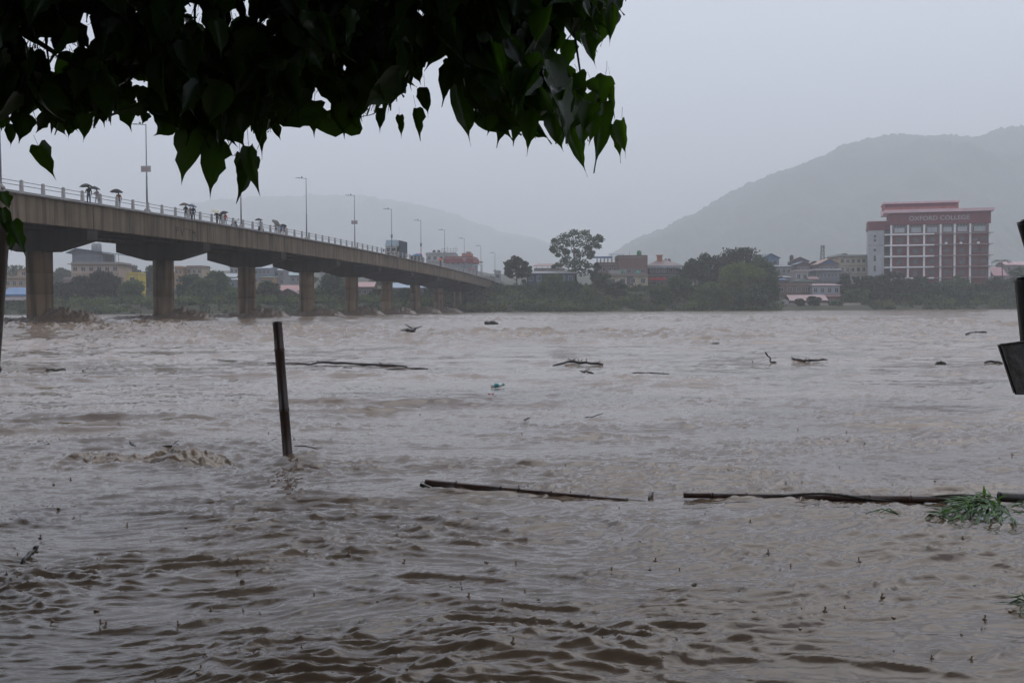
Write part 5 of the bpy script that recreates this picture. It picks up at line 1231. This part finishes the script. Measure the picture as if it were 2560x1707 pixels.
BR_PATHS = [[(-3.3, -1.9, 2.0), (-2.4, .4, 3.1), (-1.6, 2.4, 3.0), (-.9, 3.4, 2.62), (-.35, 3.7, 2.35)], [(-3.2, -1.8, 2.4), (-1.5, .6, 3.5), (-.4, 2.4, 3.1), (.05, 3.1, 2.6), (.25, 3.3, 2.28)],
            [(-3.3, -1.9, 1.9), (-3.0, .6, 2.8), (-2.4, 2.6, 2.7), (-1.9, 3.6, 2.4), (-1.6, 3.9, 2.2)], [(-3.1, -1.7, 2.9), (-2.0, 1.0, 3.9), (-1.1, 2.6, 3.3), (-.6, 3.3, 2.5), (-.45, 3.4, 2.2)], [(-3.1, -1.6, 3.2), (-1.6, .4, 4.3), (0, 1.6, 4.0), (.8, 2.4, 3.4)]]
for pth in BR_PATHS:
    mb = MB(); mb.tube(pth, [.11, .07, .04, .018, .008][:len(pth)], 8); mb.build('branch', M['bark'], peepal, True)

def leaf_matrix(p0, p1, width, roll):
    ax = (p1 - p0); L = ax.length; zc = -ax.normalized()
    view = (Vector((0, 0, CAM_H)) - p0).normalized()
    yc = (view - zc * view.dot(zc)).normalized()
    yc = Matrix.Rotation(roll, 3, zc) @ yc
    xc = yc.cross(zc)
    m = Matrix((xc * width, yc * L * .8, zc * L)).transposed().to_4x4()
    m.translation = p0
    return m
def zl(z, x, y): return (x / 2.735, y / 2.735) if z == 5 else (800 + x / 2.735, y / 2.735)
HERO = [(5, 265, 1000, 385, 1245, 130), (5, 1290, 880, 1250, 1260, 215), (5, 1480, 960, 1400, 1350, 200), (5, 1740, 1060, 1612, 1390, 140), (5, 1700, 1000, 1768, 1350, 110), (5, 1640, 1050, 1635, 1290, 95), (5, 1670, 770, 1660, 935, 105), (5, 1790, 790, 1795, 1090, 105), (5, 1870, 820, 1912, 975, 75), (5, 2150, 690, 2125, 945, 180), (5, 2330, 710, 2360, 955, 135), (5, 600, 780, 590, 975, 120), (5, 690, 700, 710, 872, 95), (5, 830, 680, 915, 900, 170), (5, 900, 600, 880, 745, 125), (5, 1010, 600, 970, 850, 105), (5, 1005, 770, 968, 855, 70), (5, 150, 790, 145, 995, 160), (5, 85, 850, 75, 1015, 75), (5, 330, 770, 250, 922, 105), (5, 370, 790, 435, 950, 125), (5, 490, 790, 450, 950, 120), (5, 25, 770, 10, 905, 100), (5, 1200, 830, 1062, 952, 150), (5, 1960, 690, 2070, 832, 130), (5, 1560, 830, 1690, 1010, 150), (5, 1330, 800, 1330, 960, 150), (5, 1120, 780, 1075, 900, 120),
        (6, 775, 128, 490, 330, 110), (6, 640, 445, 700, 582, 95), (6, 715, 595, 745, 800, 95), (6, 632, 315, 618, 445, 55), (6, 150, 710, 180, 948, 135), (6, 220, 800, 265, 898, 70), (6, 415, 740, 410, 918, 65), (6, 545, 790, 565, 952, 60), (6, 655, 740, 680, 968, 80), (6, 860, 230, 728, 502, 170), (6, 905, 450, 822, 728, 120), (6, 950, 580, 1020, 1005, 180), (6, 1190, 790, 1138, 930, 85), (6, 1250, 750, 1215, 1022, 120), (6, 1340, 800, 1315, 1002, 90), (6, 1460, 760, 1418, 1068, 140), (6, 1590, 780, 1640, 1055, 160), (6, 1705, 880, 1815, 1212, 115), (6, 1800, 840, 1785, 1028, 105), (6, 1930, 700, 1890, 1192, 145), (6, 2065, 825, 2095, 1090, 95), (6, 2020, 850, 2070, 1112, 85), (6, 1950, 515, 1880, 755, 140), (6, 1985, 560, 2012, 810, 60), (6, 1710, 275, 1690, 482, 125), (6, 1925, 85, 1888, 378, 135), (6, 2010, 40, 1980, 332, 95), (6, 1820, 20, 1805, 236, 145), (6, 1700, 110, 1785, 342, 115), (6, 1820, 235, 1875, 472, 105), (6, 1900, -20, 1930, 92, 95), (6, 1860, -70, 1880, 76, 70), (6, 2040, -70, 2000, 210, 105), (6, 1640, 200, 1625, 388, 105), (6, 1670, 470, 1650, 640, 150), (6, 1760, 500, 1800, 700, 140), (6, 1850, 540, 1905, 660, 90), (6, 1100, 640, 1110, 790, 110), (6, 1560, 60, 1555, 200, 110)]
leaf_mats = []
def zdepth(a, b_): return random.uniform(a, b_)
for h in HERO:
    x0, y0_ = zl(h[0], h[1], h[2]); x1, y1_ = zl(h[0], h[3], h[4]); w = h[5] / 2.735
    Y = zdepth(3.0, 3.7)
    p0 = at(x0, y0_, Y); p1 = at(x1, y1_, Y + random.uniform(-.05, .05))
    rl = random.uniform(-.45, .45)
    leaf_mats.append((leaf_matrix(p0, p1, w / F * Y / math.cos(rl) * 1.02, rl), Y))
# the leaves by the bamboo at the photo's edge
for x0, y0_, x1, y1_, w in ((30, 552, 68, 642, 44), (26, 585, 24, 632, 26), (8, 480, 22, 530, 34), (6, 520, 20, 600, 30)):
    Y = 2.86; leaf_mats.append((leaf_matrix(at(x0, y0_, Y), at(x1, y1_, Y), w / F * Y, .3), 0.0))
# the dense mass: leaves hang from twigs inside the outline of the crown
OUT = np.array([(-80, 285), (0, 285), (60, 270), (130, 285), (200, 275), (260, 255), (320, 205), (350, 205), (380, 285), (420, 310), (470, 325), (540, 330), (590, 290), (640, 265), (690, 250), (740, 250), (800, 255), (870, 245), (930, 240), (955, 215), (975, 120), (985, 50), (1025, 55), (1040, 150), (1060, 215), (1100, 250), (1160, 285), (1210, 300), (1280, 300), (1330, 320), (1370, 300), (1385, 240), (1395, 60), (1425, 20), (1440, -40)], float) * 1.0884
def inside(x, y):
    if y > np.interp(x, OUT[:, 0], OUT[:, 1]) + 34 or x > 1440 * 1.0884: return False
    if 1290 * 1.0884 < x and 125 * 1.0884 < y < 195 * 1.0884: return False
    if 1265 * 1.0884 < x and y > 60 * 1.0884 and random.random() < .55 and y < 200 * 1.0884: return False
    return True
HOLES = [(5, 950, 85, 28), (5, 545, 95, 34), (5, 1255, 50, 36), (5, 1250, 140, 34), (5, 1350, 110, 44), (5, 1600, 100, 34), (5, 1700, 40, 28), (5, 1820, 135, 18), (5, 1910, 235, 26), (5, 650, 190, 38), (5, 605, 250, 34), (5, 650, 240, 28), (5, 570, 310, 34), (5, 300, 315, 34), (5, 390, 490, 34), (5, 130, 215, 28), (5, 190, 260, 18), (5, 420, 300, 18), (5, 465, 340, 24), (5, 660, 330, 18), (5, 940, 590, 44), (5, 1030, 590, 24), (5, 830, 670, 38), (5, 270, 800, 44), (5, 60, 800, 28), (5, 1640, 740, 38), (5, 1390, 445, 16), (5, 1395, 225, 18), (5, 2130, 670, 24), (5, 2250, 490, 26), (6, 310, 75, 18), (6, 465, 100, 18), (6, 320, 540, 24), (6, 25, 470, 20), (6, 155, 470, 18), (6, 40, 690, 34), (6, 575, 645, 26), (6, 700, 70, 36), (6, 910, 600, 20), (6, 1550, 830, 20), (6, 1645, 330, 34), (6, 1670, 230, 30), (6, 1820, 640, 18)]
HPX = [(*zl(z, a, b), r / 2.735 * .88) for i, (z, a, b, r) in enumerate(HOLES) if i not in (3, 9, 12, 17, 19, 29, 33)]
def blocks_hole(x0, y0_, x1, y1_, hw):
    for hx_, hy_, r in HPX:
        dx, dy = x1 - x0, y1_ - y0_
        t = max(0, min(.8, ((hx_ - x0) * dx + (hy_ - y0_) * dy) / (dx * dx + dy * dy)))
        if math.hypot(x0 + t * dx - hx_, y0_ + t * dy - hy_) < r * .9 + hw * (.55 - .2 * t): return True
    return False
fillm = []
tries = 0
while len(fillm) < 2600 and tries < 200000:
    tries += 1
    x = random.uniform(-120, 1560); y = random.uniform(-170, 350)
    L = random.uniform(70, 155); a = random.gauss(0, .55)
    x1, y1_ = x + L * math.sin(a), y + L * math.cos(a)
    if y > 300 or not inside(x1, y1_) or not inside((x + x1) / 2, (y + y1_) / 2 + 10): continue
    if not inside(x, y) : continue
    Y = random.uniform(2.9, 4.3)
    rl = random.uniform(-1.25, 1.25); wd = L * random.uniform(.5, .72)
    if blocks_hole(x, y, x1, y1_, wd * .5 * abs(math.cos(rl)) + 3): continue
    fillm.append((leaf_matrix(at(x, y, Y), at(x1, y1_, Y + random.uniform(-.08, .08)), wd / F * Y, rl), Y))
fillm.sort(key=lambda t: t[1])
ind = leaf_mats + fillm[:300 - len(leaf_mats)]
for i, (m, Y) in enumerate(ind):
    o = link('leaf', LEAF_ME[i % 12], peepal); o.matrix_world = m
def batch(ms, name, parent, label=None):
    VV, FF, off = [], [], 0
    for i, m in enumerate(ms):
        vs, fs = LEAVES[i % 12]
        a = np.array(vs) @ np.array(m.to_3x3()).T + np.array(m.translation)
        VV.append(a)
        f = np.array(fs) + off; off += len(vs)
        FF.append(np.concatenate([f[:, [0, 1, 2]], f[:, [0, 2, 3]]]))
    me = tri_mesh(name, np.concatenate(VV), np.concatenate(FF), M['leaf'])
    me.polygons.foreach_set('use_smooth', [True] * len(me.polygons))
    return tag(link(name, me, parent), kind='stuff')
batch([m for m, _ in fillm[300 - len(leaf_mats):]], 'foliage', peepal)
# unseen rest of the crown, enlarged and drooped to shade leaves and near water
No = 60000
ox, oy, oz = rng.uniform(-12, 3.2, No), rng.uniform(-9, 11, No), rng.uniform(.2, 9.5, No)
ok = ((((ox + 3.0) / 5.3) ** 2 + ((oy + 1.2) / 7.4) ** 2 + ((oz - 2.9) / 3.2) ** 2 < 1) | (((ox + 4.4) / 7.2) ** 2 + ((oy - 1.5) / 8.8) ** 2 + ((oz - 5.6) / 3.4) ** 2 < 1)) & np.where(oy > .6, oz > CAM_H + .33 * oy + .42, np.where(oy > -2.5, oz > 2.25, oz > .5))
Vo, Fo = leaf_cards(np.stack([ox, oy, oz], 1)[ok], .19)
tag(link('shade_foliage', tri_mesh('shade_foliage', Vo, Fo, M['leaf']), peepal), kind='stuff')
# twigs inside the visible mass
for q in range(16):
    x = 60 + q * 92 + random.uniform(-30, 30); Y = random.uniform(3.2, 3.9)
    mb = MB(); mb.tube([at(x + random.uniform(-80, 80), -160, Y + .1), at(x + random.uniform(-40, 40), 20, Y), at(x + random.uniform(-30, 30), min(200, float(np.interp(x, OUT[:, 0], OUT[:, 1])) - 90), Y)], [.008, .005, .003], 5); mb.build('twig', M['twig'], peepal, True)

# ================================================================== bamboo poles, board, drift
def bamboo(name, p0, p1, r0, r1, label, nodes, m, shade_disc=True, cat='bamboo pole', ring=1.12):
    e = empty(name, p0, 0, label, cat)
    e.location = (0, 0, 0)
    p0, p1 = Vector(p0), Vector(p1)
    ns = [0.0] + list(nodes) + [1.0]
    for i in range(len(ns) - 1):
        mb = MB(); a, b_ = p0.lerp(p1, ns[i]), p0.lerp(p1, ns[i + 1])
        ra = r0 + (r1 - r0) * ns[i]; rb = r0 + (r1 - r0) * ns[i + 1]
        d = (b_ - a).normalized(); l = (b_ - a).length
        off = Vector((random.uniform(-1, 1), random.uniform(-1, 1), 0)) * ra * .05
        pts = [a, a + d * min(.012, l * .2), a + d * l * .5 + off, b_ - d * min(.012, l * .2), b_]
        rs = [ra * ring, ra, (ra + rb) / 2 * .97, rb, rb * ring]
        if i == 0: rs[0] = ra
        if i == len(ns) - 2: rs[-1] = rb
        mb.tube(pts, rs, 14); mb.build('culm_section', m, e, True)
    if shade_disc:
        d = (p1 - p0).normalized()
        mb = MB(); mb.tube([p1 + d * .0015, p1 + d * .003], r1 * .62, 12); mb.build('shade_disc', M['black'], e)  # black disc on the closed end paints the shade inside the culm
    return e
YP = POLE.y
bot = POLE + Vector((.0, 0, -.5)) + Vector((.03, 0, 0)); topc = at(693, 804, YP)
bamboo('bamboo_pole', bot, topc, .043, .040, 'dark wet bamboo pole standing alone in the flooded foreground', [.30, .56, .86], M['bamboo'])
# pole at the left photo edge
def foot(top, low):              # carry a leaning pole down into the river bed
    d = low - top; return top + d * ((-.6 - top.z) / d.z)
bamboo('bamboo_pole', foot(at(-13, 522, 3.0), at(-84, 1500, 3.0)), at(-13, 522, 3.0), .044, .042, 'dark bamboo pole at the left photo edge beside green leaves', [.14, .40, .60, .80], M['bamboo'], False)
# poles and rusty board at the right photo edge
bamboo('bamboo_pole', foot(at(2578, 690, 3.0), at(2656, 1500, 3.0)), at(2578, 690, 3.0), .046, .044, 'dark bamboo post at the right photo edge carrying a rusty board', [.2, .45, .75], M['bamboo_dark'])
bamboo('bamboo_pole', foot(at(2571, 548, 3.25), at(2645, 800, 3.25)), at(2571, 548, 3.25), .036, .034, 'slanting black bamboo end above the rusty board post', [.2, .4, .6, .84], M['bamboo_dark'])
M['rusty_board'] = mat('rusty_board', (.085, .075, .068), (.05, .022, .012), 5, 0.55, 0.4, contrast=1.6)
bd_ = MB()
c = [at(2498, 862, 2.93), at(2605, 848, 2.93), at(2640, 984, 2.93), at(2538, 983, 2.93)]
bk = [p + Vector((0, .012, 0)) for p in c]
bd_.add(c + bk, [(3, 2, 1, 0), (4, 5, 6, 7), (0, 1, 5, 4), (1, 2, 6, 5), (2, 3, 7, 6), (3, 0, 4, 7)])
o = bd_.build('board', M['rusty_board']); tag(o, 'rusty sheet metal board hanging crooked at the right photo edge', 'board')
rim = MB(); rim.tube([c[0] + Vector((0, -.004, 0)), c[3] + Vector((0, -.004, 0)), c[2] + Vector((0, -.004, 0))], .004, 5); rim.build('rim', M['bamboo_dark'], o)
rim = MB(); rim.tube([c[0] + Vector((0, -.004, 0)), c[1] + Vector((0, -.004, 0))], .003, 5); rim.build('rim', M['bamboo_dark'], o)

# drifting bamboo
def lie(p, q): return max(surface_z(p.x + (q.x - p.x) * t, p.y + (q.y - p.y) * t) for t in np.linspace(0, 1, 40)) * .45
a, b_ = on_water(1062, 1232), on_water(1640, 1252)
lz = lie(a, b_)
lg = bamboo('drifting_bamboo', (b_.x, b_.y, lz - .040), (a.x, a.y + .08, lz + .038), .021, .031, 'broken bamboo drifting in the foreground with frayed knots, black at one end', [.12, .28, .44, .58, .66, .86], M['bamboo'], True, 'drift bamboo', 1.3)
mb = MB(); mb.tube([at(1064, 1211, a.y + .08), at(1150, 1217, a.y + .05)], [.0325, .031], 14); mb.build('burnt_end', M['bamboo_dark'], lg, True)
mb = MB(); mb.tube([at(1050, 1210, a.y), at(1080, 1222, a.y)], [.014, .016], 8); mb.build('splinter', M['bamboo_dark'], lg)
for px, py in ((1312, 1226), (1415, 1233), (1530, 1243), (1354, 1230)):
    p = at(px, py, 7.75); kn = MB()
    for q in range(7):
        an = q * .9; kn.tube([p + Vector((.02 * math.cos(an), 0, -.02)), p + Vector((.035 * math.cos(an + 1), -.03, .01)), p + Vector((.03 * math.cos(an + 2), random.uniform(-.03, .03), random.uniform(.0, .035)))], .005, 4)
    kn.build('knot', M['wood'], lg)
a, b_ = on_water(1709, 1249), on_water(2440, 1262)
lz = lie(a, b_)
lg = bamboo('drifting_bamboo', (b_.x, b_.y, lz + .020), (a.x, a.y, lz + .018), .025, .019, 'long bamboo drifting towards the green leafy branch, wrapped in vine', [.1, .22, .36, .48, .62, .78, .9], M['bamboo'], True, 'drift bamboo', 1.18)
mb = MB()
mb.tube([Vector((b_.x, b_.y, lz + .018)).lerp(Vector((a.x, a.y, lz + .018)), t) + Vector((0, -.025 + .02 * math.sin(9 * t), .012 + .022 * math.sin(13 * t + 1))) for t in np.linspace(.0, .66, 26)], .009, 6); mb.build('vine', M['wood'], lg, True)
mb = MB(); mb.tube([at(2135, 1240, 7.4), at(2145, 1236, 7.3), at(2165, 1250, 7.2), at(2180, 1262, 7.15)], .006, 5); mb.build('vine', M['wood'], lg, True)
bamboo('bamboo_end', at(2900, 1262, 7.3), at(2497, 1241, 7.3), .036, .034, 'thick black bamboo end lying on the water at the right photo edge', [.5], M['bamboo_dark'], True, 'drift bamboo')
# leafy branch
M['sprig'] = leaf_mat('sprig_leaves', (.05, .115, .03), (.09, .19, .03), 0.4, 0.3, 0.5, 0.4)
def sprig(label, root, tips, nleaf, L):
    e = empty('leafy_branch', root, 0, label, 'branch'); e.location = (0, 0, 0)
    for tp in tips:
        mid = (root + tp) / 2 + Vector((0, 0, .03))
        mb = MB(); mb.tube([root, mid, tp], [.005, .004, .002], 5); st = mb.build('stem', M['sprig'], e, True)
        for k in range(nleaf):
            t = .25 + .75 * k / (nleaf - 1); p = root.lerp(mid, t * 2) if t < .5 else mid.lerp(tp, t * 2 - 1)
            d = ((tp - root).normalized() + Vector((random.gauss(0, .6), random.gauss(0, .6), random.gauss(-.05, .25)))).normalized()
            sd = d.cross(Vector((random.gauss(0, .3), random.gauss(0, .3), 1))).normalized(); l = L * random.uniform(.7, 1.2)
            mb = MB(); q = Vector((0, 0, -l * .12))
            mb.add([p, p + d * l * .4 + sd * l * .09, p + d * l + q, p + d * l * .4 - sd * l * .09, p + d * l * .45 + Vector((0, 0, l * .03))], [(0, 4, 1), (1, 4, 2), (2, 4, 3), (3, 4, 0)])
            mb.build('leaf', M['sprig'], st)
rt = on_water(2500, 1262, .03)
sprig('fresh green leafy branch lying on the water against the bamboo end', rt, [on_water(2335, 1296, .02), on_water(2350, 1270, .06), on_water(2385, 1252, .05), on_water(2420, 1246, .07), on_water(2440, 1298, .03), on_water(2400, 1292, .05), on_water(2470, 1292, .05), on_water(2530, 1296, .03), on_water(2475, 1246, .07), on_water(2360, 1284, .03), on_water(2410, 1262, .06), on_water(2450, 1275, .05), on_water(2345, 1290, .04), on_water(2500, 1290, .05), on_water(2430, 1256, .07), on_water(2380, 1268, .05), on_water(2320, 1292, .03)], 11, .12)
sprig('green twigs trailing in the water at the right edge under the bamboo end', on_water(2600, 1262, .05), [on_water(2530, 1268, .05), on_water(2545, 1256, .09), on_water(2570, 1275, .04)], 7, .11)
sprig('small green sprig at the right edge of the near water', on_water(2590, 1515, .02), [on_water(2510, 1512, .01), on_water(2525, 1494, .04), on_water(2550, 1520, .02)], 5, .07)
sprig('single green shoot floating just below the drifting bamboo', on_water(2245, 1285, .02), [on_water(2165, 1283, .015), on_water(2200, 1281, .03)], 4, .06)

# ---- flotsam
def stick(label, pts, r, m='wood', name='floating_stick', cat='stick', nubs=0):
    """pts: list of (px, py, height above water)"""
    P = []
    for px, py, z in pts:
        w = on_water(px, py); P.append(Vector((w.x, w.y, z + surface_z(w.x, w.y) * .8)))
    Q = []
    for i in range(len(P) - 1):
        for k in range(3):
            t = k / 3; Q.append(P[i].lerp(P[i + 1], t) + Vector((0, random.uniform(-.4, .4) * r, random.uniform(-.3, .5) * r)))
    Q.append(P[-1])
    rad = [r * random.uniform(.7, 1.15) for _ in Q]; rad[0] *= .6; rad[-1] *= .5
    mb = MB(); mb.tube(Q, rad, 8)
    o = tag(mb.build(name, M[m], None, True), label, cat)
    for k in range(nubs):
        i = random.randrange(1, len(Q) - 1); mb = MB()
        mb.tube([Q[i], Q[i] + Vector((random.uniform(-5, 5), random.uniform(-2, 2), random.uniform(.6, 3))) * r], [r * .5, r * .2], 5); mb.build('branch_stub', M[m], o)
    return o
stick('dark floating log near the left edge, below the first pier', [(114, 926, .01), (140, 925, .02), (165, 924, .02)], .028, nubs=1)
stick('short dark chip floating beside the left dark log', [(205, 926, .01), (212, 925, .01)], .015)
stick('yellow reed floating near the left edge', [(87, 972, .01), (150, 971, .01)], .008, 'reed', 'floating_reed', 'reed')
stick('tan reed floating left of the standing bamboo', [(144, 1061, .01), (224, 1063, .01)], .008, 'reed', 'floating_reed', 'reed')
stick('small slanting twig, far left of the standing bamboo top', [(333, 966, .02), (353, 971, .0)], .010)
stick('slanting dark twig above the breaking roll', [(324, 1115, .02), (346, 1130, .0)], .009)
stick('twig with a tan raised end above the breaking roll', [(405, 1126, .005), (428, 1126, .008), (444, 1118, .03)], .008)
stick('long drift branch just right of the standing bamboo', [(762, 914, .02), (800, 911, .05), (860, 913, .04), (930, 915, .03), (1018, 917, .01)], .030, nubs=3)
stick('thin branch touching the standing bamboo', [(668, 909, .01), (720, 910, .02), (772, 910, .01)], .018)
stick('thin driftwood left of the standing bamboo', [(545, 900, .01), (593, 902, .015)], .016)
stick('short stick under the long drift branch', [(855, 922, .01), (880, 921, .02)], .02)
stick('line of thin drift behind the long branch, towards the middle', [(955, 925, .01), (1020, 922, .01), (1070, 924, .01)], .016)
stick('dark lump of driftwood, smaller of the two by the green scrap', [(969, 838, .02), (985, 837, .06), (998, 836, .05)], .06, 'woodgrey', 'driftwood', 'driftwood')
stick('dark knobbly driftwood with an upright stub, larger of the two', [(1001, 835, .03), (1015, 834, .10), (1030, 834, .10), (1037, 832, .12)], .10, 'woodgrey', 'driftwood', 'driftwood', 2)
stick('low grey log floating far out near the bridge end', [(1211, 811, .05), (1228, 811, .12), (1246, 811, .05)], .16, 'woodgrey', 'driftwood', 'driftwood')
stick('brushy drift raft right of the middle', [(1383, 914, .02), (1420, 911, .05), (1465, 911, .05), (1508, 912, .02)], .03, nubs=8)
stick('small forked driftwood under the brushy raft', [(1449, 930, .01), (1465, 933, .03), (1484, 935, .01)], .02, nubs=3)
stick('thin drift line right of the forked driftwood', [(1575, 936, .01), (1628, 936, .01), (1672, 938, .01)], .014, nubs=2)
stick('crooked snag sticking up out of the water', [(1941, 906, .0), (1925, 906, .02), (1926, 906, .12), (1918, 906, .17), (1913, 906, .27)], .018, nubs=2)
stick('spiky drift branch right of the upright snag', [(1979, 905, .02), (2010, 907, .02), (2030, 908, .05), (2069, 906, .04)], .028, nubs=4)
stick('thin upright twig left of the crooked snag', [(1883, 907, .0), (1880, 907, .10)], .008)
stick('long dark log far out near the right edge', [(2415, 838, .03), (2440, 836, .07), (2466, 837, .03)], .06, 'woodgrey', 'driftwood', 'driftwood')
stick('small dark lump right of the spiky drift branch', [(2340, 908, .01), (2352, 907, .04), (2365, 908, .01)], .035, 'woodgrey', 'driftwood', 'driftwood')
stick('dark drift piece beside the rusty board', [(2462, 908, .02), (2480, 907, .04), (2506, 909, .01)], .03)
stick('two-tone thin drift right of the middle, far out', [(1745, 859, .02), (1770, 860, .03), (1797, 858, .02)], .03)
stick('thin bent twig in the middle distance', [(1462, 1046, .01), (1480, 1047, .01), (1509, 1038, .03)], .008)
stick('short dark twig in the middle distance near the centre', [(1310, 1048, .01), (1325, 1046, .02)], .010)
stick('black curled stick in the near left water', [(52, 1408, .0), (70, 1399, .02), (86, 1391, .035), (95, 1388, .05)], .013, 'bamboo_dark')
stick('thin curved twig caught on the standing bamboo', [(735, 1152, .07), (765, 1146, .075), (795, 1153, .05)], .005)
stick('small black nub between the two drifting bamboos', [(1622, 1248, .0), (1628, 1243, .02), (1634, 1240, .03)], .012, 'bamboo_dark')
stick('thin drifting straw under the long bamboo', [(1810, 1262, .0), (1870, 1266, .01), (1930, 1270, .0)], .010)
# bottle and scraps
p = on_water(1246, 969); Lb = .25
e = empty('plastic_bottle', (p.x - Lb / 2, p.y, .02), 0, 'clear plastic bottle with a teal end floating in the middle', 'bottle')
M['clear'] = mat('clear_plastic', (.55, .55, .52), (.45, .45, .43), 4, 0.15); M['teal'] = mat('teal_plastic', (.03, .25, .26), (.02, .18, .2), 4, 0.4)
mb = MB(); mb.tube([(0, 0, .01), (.01, 0, .01), (.15, 0, .02), (.19, 0, .025)], [.026, .034, .034, .016], 12); mb.build('body', M['clear'], e, True)
mb = MB(); mb.tube([(.19, 0, .026), (.225, 0, .03)], .017, 12); mb.build('cap', M['teal'], e)
mb = MB(); mb.tube([(.06, 0, .014), (.13, 0, .019)], .0355, 12, caps=False); mb.build('wrapper', M['teal'], e)
def scrap(label, px, py, w, c, name='plastic_scrap'):
    p = on_water(px, py); mb = MB(); nx = 5
    for i in range(nx):
        for j in range(2): mb.v.append((p.x + w * (i / (nx - 1) - .5), p.y + (j - .5) * w * .6, .015 + .012 * math.sin(i * 1.9 + j)))
    for i in range(nx - 1): mb.f.append((i * 2, i * 2 + 2, i * 2 + 3, i * 2 + 1)); mb.m.append(0)
    o = mb.build(name, cloth(c)); sd_ = o.modifiers.new('thick', 'SOLIDIFY'); sd_.thickness = .012
    tag(o, label, 'plastic scrap')
scrap('small red scrap floating below the bottle', 1227, 987, .085, (.35, .06, .03))
scrap('bright green plastic scrap floating below the dark driftwood', 1012, 849, .24, (.03, .35, .18))
scrap('pale green scrap far out right of the bridge end', 1590, 811, .8, (.06, .40, .18))

# ---- raindrops striking the near water
M['splash'] = mat('muddy_splash', (.27, .20, .135), (.20, .145, .095), 30, 0.12)
sp_col, sp_dome, sp_crown = MB(), MB(), MB()
sp_col.lathe([(.020, -.006), (.009, .006), (.006, .014), (.0065, .022), (.009, .028), (.006, .034), (.001, .036)], 8)
sp_dome.lathe([(.020, -.004), (.020, .004), (.017, .013), (.010, .019), (.002, .021)], 10)
n = 10
for k in range(n):
    a = 2 * math.pi * k / n; a2 = 2 * math.pi * (k + 1) / n; hgt = .012 + .014 * (k * 7 % 5) / 5
    sp_crown.add([(.015 * math.cos(a), .015 * math.sin(a), -.004), (.015 * math.cos(a2), .015 * math.sin(a2), -.004), (.021 * math.cos(a2), .021 * math.sin(a2), .008), (.022 * math.cos((a + a2) / 2), .022 * math.sin((a + a2) / 2), hgt), (.021 * math.cos(a), .021 * math.sin(a), .008)], [(0, 1, 2, 3, 4)])
sp = [sp_col.mesh('splash', M['splash'], True), sp_dome.mesh('splash', M['splash'], True), sp_crown.mesh('splash', M['splash'])]
placed = [(528, 1522, 0), (608, 1527, 0), (1510, 1512, 0), (1290, 1400, 0), (743 * 1.088, 1328, 0), (1590, 1452, 1), (2000, 1580, 1), (2330, 1640, 0), (1625, 1418, 0), (510, 1640, 2), (185, 1295, 2), (1010, 1395, 0), (1155, 1470, 0), (1172, 1495, 0), (1255, 1462, 1), (2112, 1532, 0), (1736, 1460, 2), (1312, 1545, 0), (1340, 1580, 0), (460, 1328, 1), (250, 1575, 0), (133, 1443, 0), (1475, 1613, 0), (1535, 1617, 0), (1658, 1655, 1), (1977, 1412, 0), (1921, 1388, 0), (848, 1416, 1), (810, 1325, 0), (553, 1250, 0), (645, 1263, 0)]
cand = [(px, py, k) for px, py, k in placed]
while len(cand) < 190:
    py = 1707 - (1707 - 1010) * random.random() ** .75; cand.append((random.uniform(10, 2550), py, random.choice((0, 0, 0, 1, 2))))
for px, py, k in cand:
    w = on_water(px, py); z = surface_z(w.x, w.y)
    o = link('splash', sp[k], river); s_ = random.uniform(.25, .68)
    o.location = (w.x, w.y, z + .004); o.scale = (s_, s_, s_ * (random.uniform(.6, 1.0) if k != 1 else .45)); o.rotation_euler = (random.gauss(0, .12), random.gauss(0, .12), random.random() * 6)
